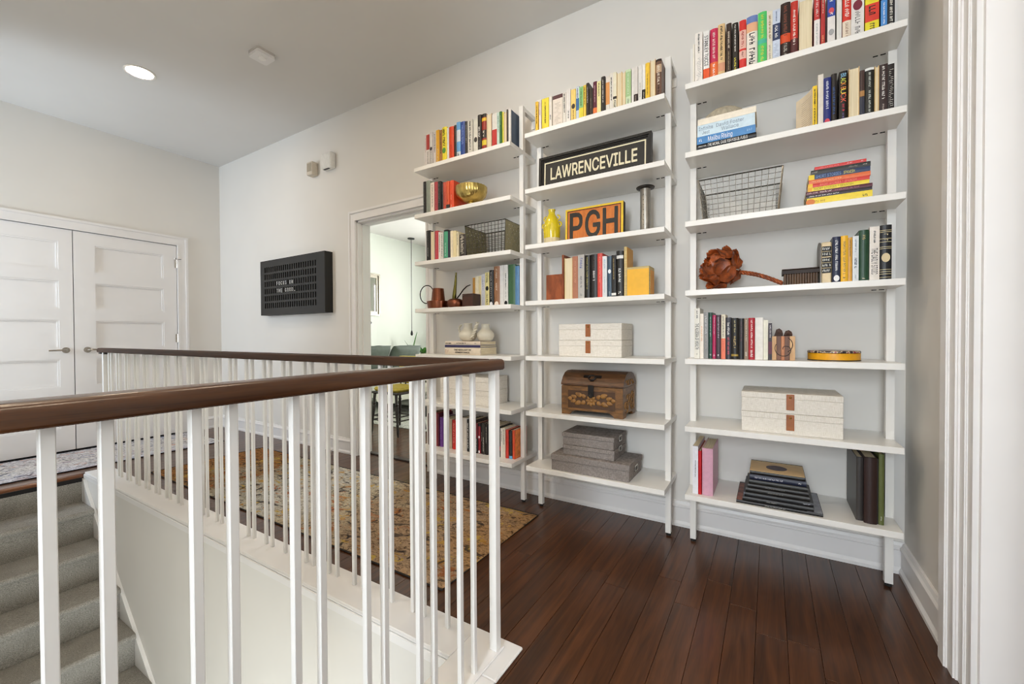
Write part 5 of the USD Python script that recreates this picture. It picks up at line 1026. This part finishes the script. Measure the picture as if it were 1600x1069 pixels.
SHEET = plain('e8e6de', .85, name='white_cotton', var=.03, scale=8.); SAGE = plain('4d564d', .85, name='sage_linen', var=.1, scale=14.)
UPH = plain('8c8e88', .8, name='grey_upholstery')
def pillow(w, d, h, seed=0, n=22):
    X, Y = np.meshgrid(np.linspace(-1, 1, n), np.linspace(-1, 1, n), indexing='ij'); k = ((1 - X ** 4) * (1 - Y ** 4)) ** .45; P = np.stack([X * w / 2 * (1 - .06 * (1 - Y ** 2) * 0), Y * d / 2, X * 0], -1)
    wr = (meshkit.noise(P * np.array([16, 9, 1]) + seed, seed) - .5) * .028 * k
    V = np.concatenate([np.stack([P[..., 0], P[..., 1], h / 2 * k + wr], -1).reshape(-1, 3), np.stack([P[..., 0], P[..., 1], -h / 2 * k], -1).reshape(-1, 3)]); N = n * n
    i, j = np.meshgrid(np.arange(n - 1), np.arange(n - 1), indexing='ij'); p = (i * n + j).ravel()
    return trimesh.Trimesh(V, np.concatenate([np.c_[p, p + n, p + n + 1], np.c_[p, p + n + 1, p + 1], np.c_[p, p + n + 1, p + n] + N, np.c_[p, p + 1, p + n + 1] + N]), process=True)
bd = thing('bed', 'bed with low grey upholstered frame in the room beyond the doorway', 'bed', (-4.75, 2.35, .0128))
obj('headboard', bx(-1.04, -.96, -.86, .86, .1, .80, .03), UPH, bd); obj('frame', bx(-.96, 1.05, -.84, .84, .13, .27, .02), UPH, bd); obj('mattress', bx(-.95, 1.03, -.82, .82, .27, .43, .05), SHEET, bd)
for x, y in ((-.9, -.76), (.98, -.76), (-.9, .76), (.98, .76)): obj('leg', bx(x - .03, x + .03, y - .03, y + .03, .0005, .13), BLACK, bd)
bl = thing('blanket', 'white crumpled blanket hanging over the side of the bed', 'blanket', (-4.1, 2.35, .0128))
nn = 44; U, Vv = np.meshgrid(np.linspace(0, 1, nn), np.linspace(0, 1, nn), indexing='ij'); xs = -.5 + .85 * U; s = Vv * 1.0
ys_ = np.where(s < .27, -.865, -.865 + (s - .27)); zs_ = np.where(s < .27, .18 + s, .45 + .0 * s); wob = .04 * (meshkit.noise(np.stack([xs * 11, s * 4, s * 0], -1), 3) - .5)
ys2 = ys_ + np.where(s < .27, wob * 2.2 - .03, 0); zs2 = zs_ + np.where(s >= .27, abs(wob) * 1.5 + .012, .05 * np.sin(7 * xs) * (1 - s / .27) * (s < .27))
def sheet(X, Y, Z, th):
    n0, n1 = X.shape; top = np.stack([X, Y, Z], -1).reshape(-1, 3); i, j = np.meshgrid(np.arange(n0 - 1), np.arange(n1 - 1), indexing='ij'); p = (i * n1 + j).ravel()
    F = np.concatenate([np.c_[p, p + n1, p + n1 + 1], np.c_[p, p + n1 + 1, p + 1]]); m = trimesh.Trimesh(top, F, process=False); low = top - m.vertex_normals * th; N = len(top)
    ed = [k * n1 for k in range(n0)] + [(n0 - 1) * n1 + k for k in range(1, n1)] + [k * n1 + n1 - 1 for k in range(n0 - 2, -1, -1)] + [k for k in range(n1 - 2, 0, -1)]; S = []
    for a_, b_ in zip(ed, ed[1:] + ed[:1]): S += [(a_, a_ + N, b_ + N), (a_, b_ + N, b_)]
    return trimesh.Trimesh(np.vstack([top, low]), np.vstack([F, F[:, ::-1] + N, S]), process=False)
obj('cloth', sheet(xs, ys2, zs2, .008), SHEET, bl, smooth=60)
for i, (x, y, z, w, d, h, lab) in enumerate(((-5.5, 2.2, .70, .42, .68, .16, 'sage green pillow at the near side of the bed'), (-5.46, 2.88, .69, .42, .64, .18, 'crumpled sage green pillow at the far side of the bed'))):
    t = thing('pillow', lab, 'pillow', (x, y, z), ry=-1.1); obj('case', pillow(w, d, h, i), SAGE, t, smooth=True)
gc = thing('cushion', 'shiny golden yellow cushion on the white blanket', 'cushion', (-3.92, 1.74, .60), ry=-.3, rz=.4); obj('cover', pillow(.34, .34, .15, 5), plain('c49418', .35, .35, name='gold_satin', var=.2, scale=20.), gc, smooth=True)
# chair with turned legs
cr = thing('wooden_chair', 'dark turned-leg wooden chair with a mustard seat just inside the doorway', 'chair', (-3.44, .84, 0))
DKW = plain('231a15', .4, name='dark_turned_wood', var=.1)
def turned(p, q, r=.016):
    p, q = np.array(p), np.array(q); f = [(0, .55), (.1, .8), (.25, .75), (.27, 1.), (.3, .7), (.55, 1.05), (.7, 1.25), (.72, .9), (.76, 1.3), (.8, .85), (1, 1.)]; return tube([p + (q - p) * a for a, _ in f], [r * b for _, b in f], 10)
feet = [(.2, -.205, 0), (-.16, -.24, 0), (.2, .2, 0), (-.2, .2, 0)]; tops = [(.14, -.17, .43), (-.16, -.19, .43), (.15, .16, .43), (-.15, .16, .43)]
for f, t_ in zip(feet, tops): obj('leg', turned((f[0], f[1], .001), t_), DKW, cr, smooth=40)
mid = lambda a, t: tuple(np.array(feet[a]) * (1 - t) + np.array(tops[a]) * t)
for a, b in ((0, 1), (2, 3), (0, 2), (1, 3)):
    for t in (.36, .46): obj('stretcher', tube([mid(a, t), mid(b, t)], .007, 8), DKW, cr)
obj('seat', bx(-.2, .2, -.21, .2, .43, .455, .012), DKW, cr); obj('seat_cushion', bx(-.185, .185, -.195, .185, .456, .50, .02), plain('b09a3c', .8, name='mustard_cloth', var=.12), cr)
for i in range(5): obj('spindle', tube([(-.15 + .075 * i, .17, .455), (-.16 + .08 * i, .2, .74)], .008, 8), DKW, cr)
obj('top_rail', mv(bx(-.2, .2, -.011, .011, 0, .07, .006), (0, .202, .73)), DKW, cr)
tw_ = thing('throw', 'mustard yellow throw folded over the chair back', 'throw', (-3.44, 1.042, 0)); obj('cloth', cat(bx(-.17, .17, -.034, -.017, .52, .80, .006), bx(-.17, .17, .016, .03, .5, .80, .006), bx(-.17, .17, -.034, .03, .802, .815, .006)), plain('c8b04a', .85, name='throw_mustard', var=.15, scale=30.), tw_)
# mirror, pendant, knob, plants
mr = thing('mirror', 'silver framed mirror reflecting a bright window on the bedroom wall', 'mirror', (BXL + .001, 2.86, 1.44))
SIL = plain('9c9688', .35, .8, name='aged_silver', var=.25, scale=60.); ring = sbox(-.34, 0, .34, .80)
obj('frame', cat(prism_x(ring.difference(ring.buffer(-.03, join_style=2)), 0, .035), prism_x(ring.buffer(-.03, join_style=2).difference(ring.buffer(-.055, join_style=2)), 0, .02), prism_x(ring.buffer(-.055, join_style=2).difference(ring.buffer(-.08, join_style=2)), 0, .03)), SIL, mr)
obj('glass', bx(0, .012, -.265, .265, .075, .725), plain('f4f4f4', .02, 1., name='mirror_glass', var=0.), mr)
pn = thing('pendant_light', 'thin black cord pendant with a bare bulb holder in the bedroom', 'pendant light', (-6.14, 3.76, 0))
obj('canopy', lathe([(0, 0), (.07, 0), (.066, -.018), (.01, -.026), (0, -.026)], 28, (0, 0, CZ - .0005)), BLACK, pn, smooth=40); obj('cord', tube([(0, 0, 1.14), (0, 0, CZ - .02)], .006, 8), plain('5a5a58', .6, name='cord_grey'), pn); obj('bulb_holder', lathe([(0, 1.06), (.016, 1.06), (.026, 1.09), (.022, 1.12), (.01, 1.16), (0, 1.16)], 18), BLACK, pn, smooth=40)
kn = thing('wall_knob', 'small black round knob on the bedroom wall below the mirror', 'knob', (BXL + .001, 2.97, 1.305)); obj('knob', tf(lathe([(0, 0), (.018, 0), (.026, .03), (.02, .04), (0, .042)], 18), SIDE), BLACK, kn, smooth=40)
bs = thing('bedside_table', 'low white bedside table holding the plants', 'table', (-6.15, 3.80, 0)); obj('top', bx(-.28, .28, -.2, .5, .57, .6, .005), TRIM, bs)
for x, y in ((-.25, -.17), (.25, -.17), (-.25, .46), (.25, .46)): obj('leg', bx(x - .02, x + .02, y - .02, y + .02, .0005, .57), TRIM, bs)
LEAFG = plain('4f8a34', .4, name='leaf_green', var=.25, scale=20.); LEAFD = plain('2f6a2a', .4, name='leaf_deep', var=.25, scale=20.); POT = plain('a09c8c', .6, name='pot_stone')
def blade(p, d, L, w, bend, n=9):
    p = np.array(p, float); d = np.array(d, float); d /= np.linalg.norm(d); sd = np.cross(d, (0, 0, 1.)); sd = sd / np.linalg.norm(sd) if np.linalg.norm(sd) > .05 else np.array([.7, .7, 0]); X = np.zeros((n, 3, 3))
    for i in range(n):
        s = i / (n - 1); c = p + d * L * s + np.array([d[0], d[1], -1.]) * bend * L * s * s; ww = w * math.sin(math.pi * min(.97, .12 + .86 * s)) ** .8
        for k, u in enumerate((-1, 0, 1)): X[i, k] = c + sd * u * ww + np.array([0, 0, .25 * ww * abs(u)])
    return sheet(X[..., 0], X[..., 1], X[..., 2], .002)
p1_ = thing('snake_plant', 'snake plant with one tall upright leaf in a grey pot', 'plant', (-6.22, 3.85, .6005))
obj('pot', lathe([(0, 0), (.05, 0), (.065, .14), (.058, .14), (.052, .12), (0, .12)], 24), POT, p1_, smooth=40)
for d, L, w, m in (((.1, .22, 1.), .44, .032, LEAFG), ((-.3, -.55, 1.), .30, .014, LEAFD)): obj('leaf', blade((0, 0, .12), d, L, w, .03), m, p1_, smooth=60)
p2_ = thing('potted_plant', 'bushy green potted plant beside the snake plant', 'plant', (-6.21, 4.16, .6005)); obj('pot', lathe([(0, 0), (.05, 0), (.06, .09), (.054, .09), (0, .08)], 24), POT, p2_, smooth=40)
r5 = random.Random(4)
for k in range(26):
    a = k * 2.4; obj('leaf', blade((.02 * math.cos(a), .02 * math.sin(a), .08), (math.cos(a), math.sin(a), r5.uniform(.3, 1.6)), r5.uniform(.14, .27), .026, r5.uniform(.05, .35), 7), LEAFG if k % 3 else LEAFD, p2_, smooth=60)
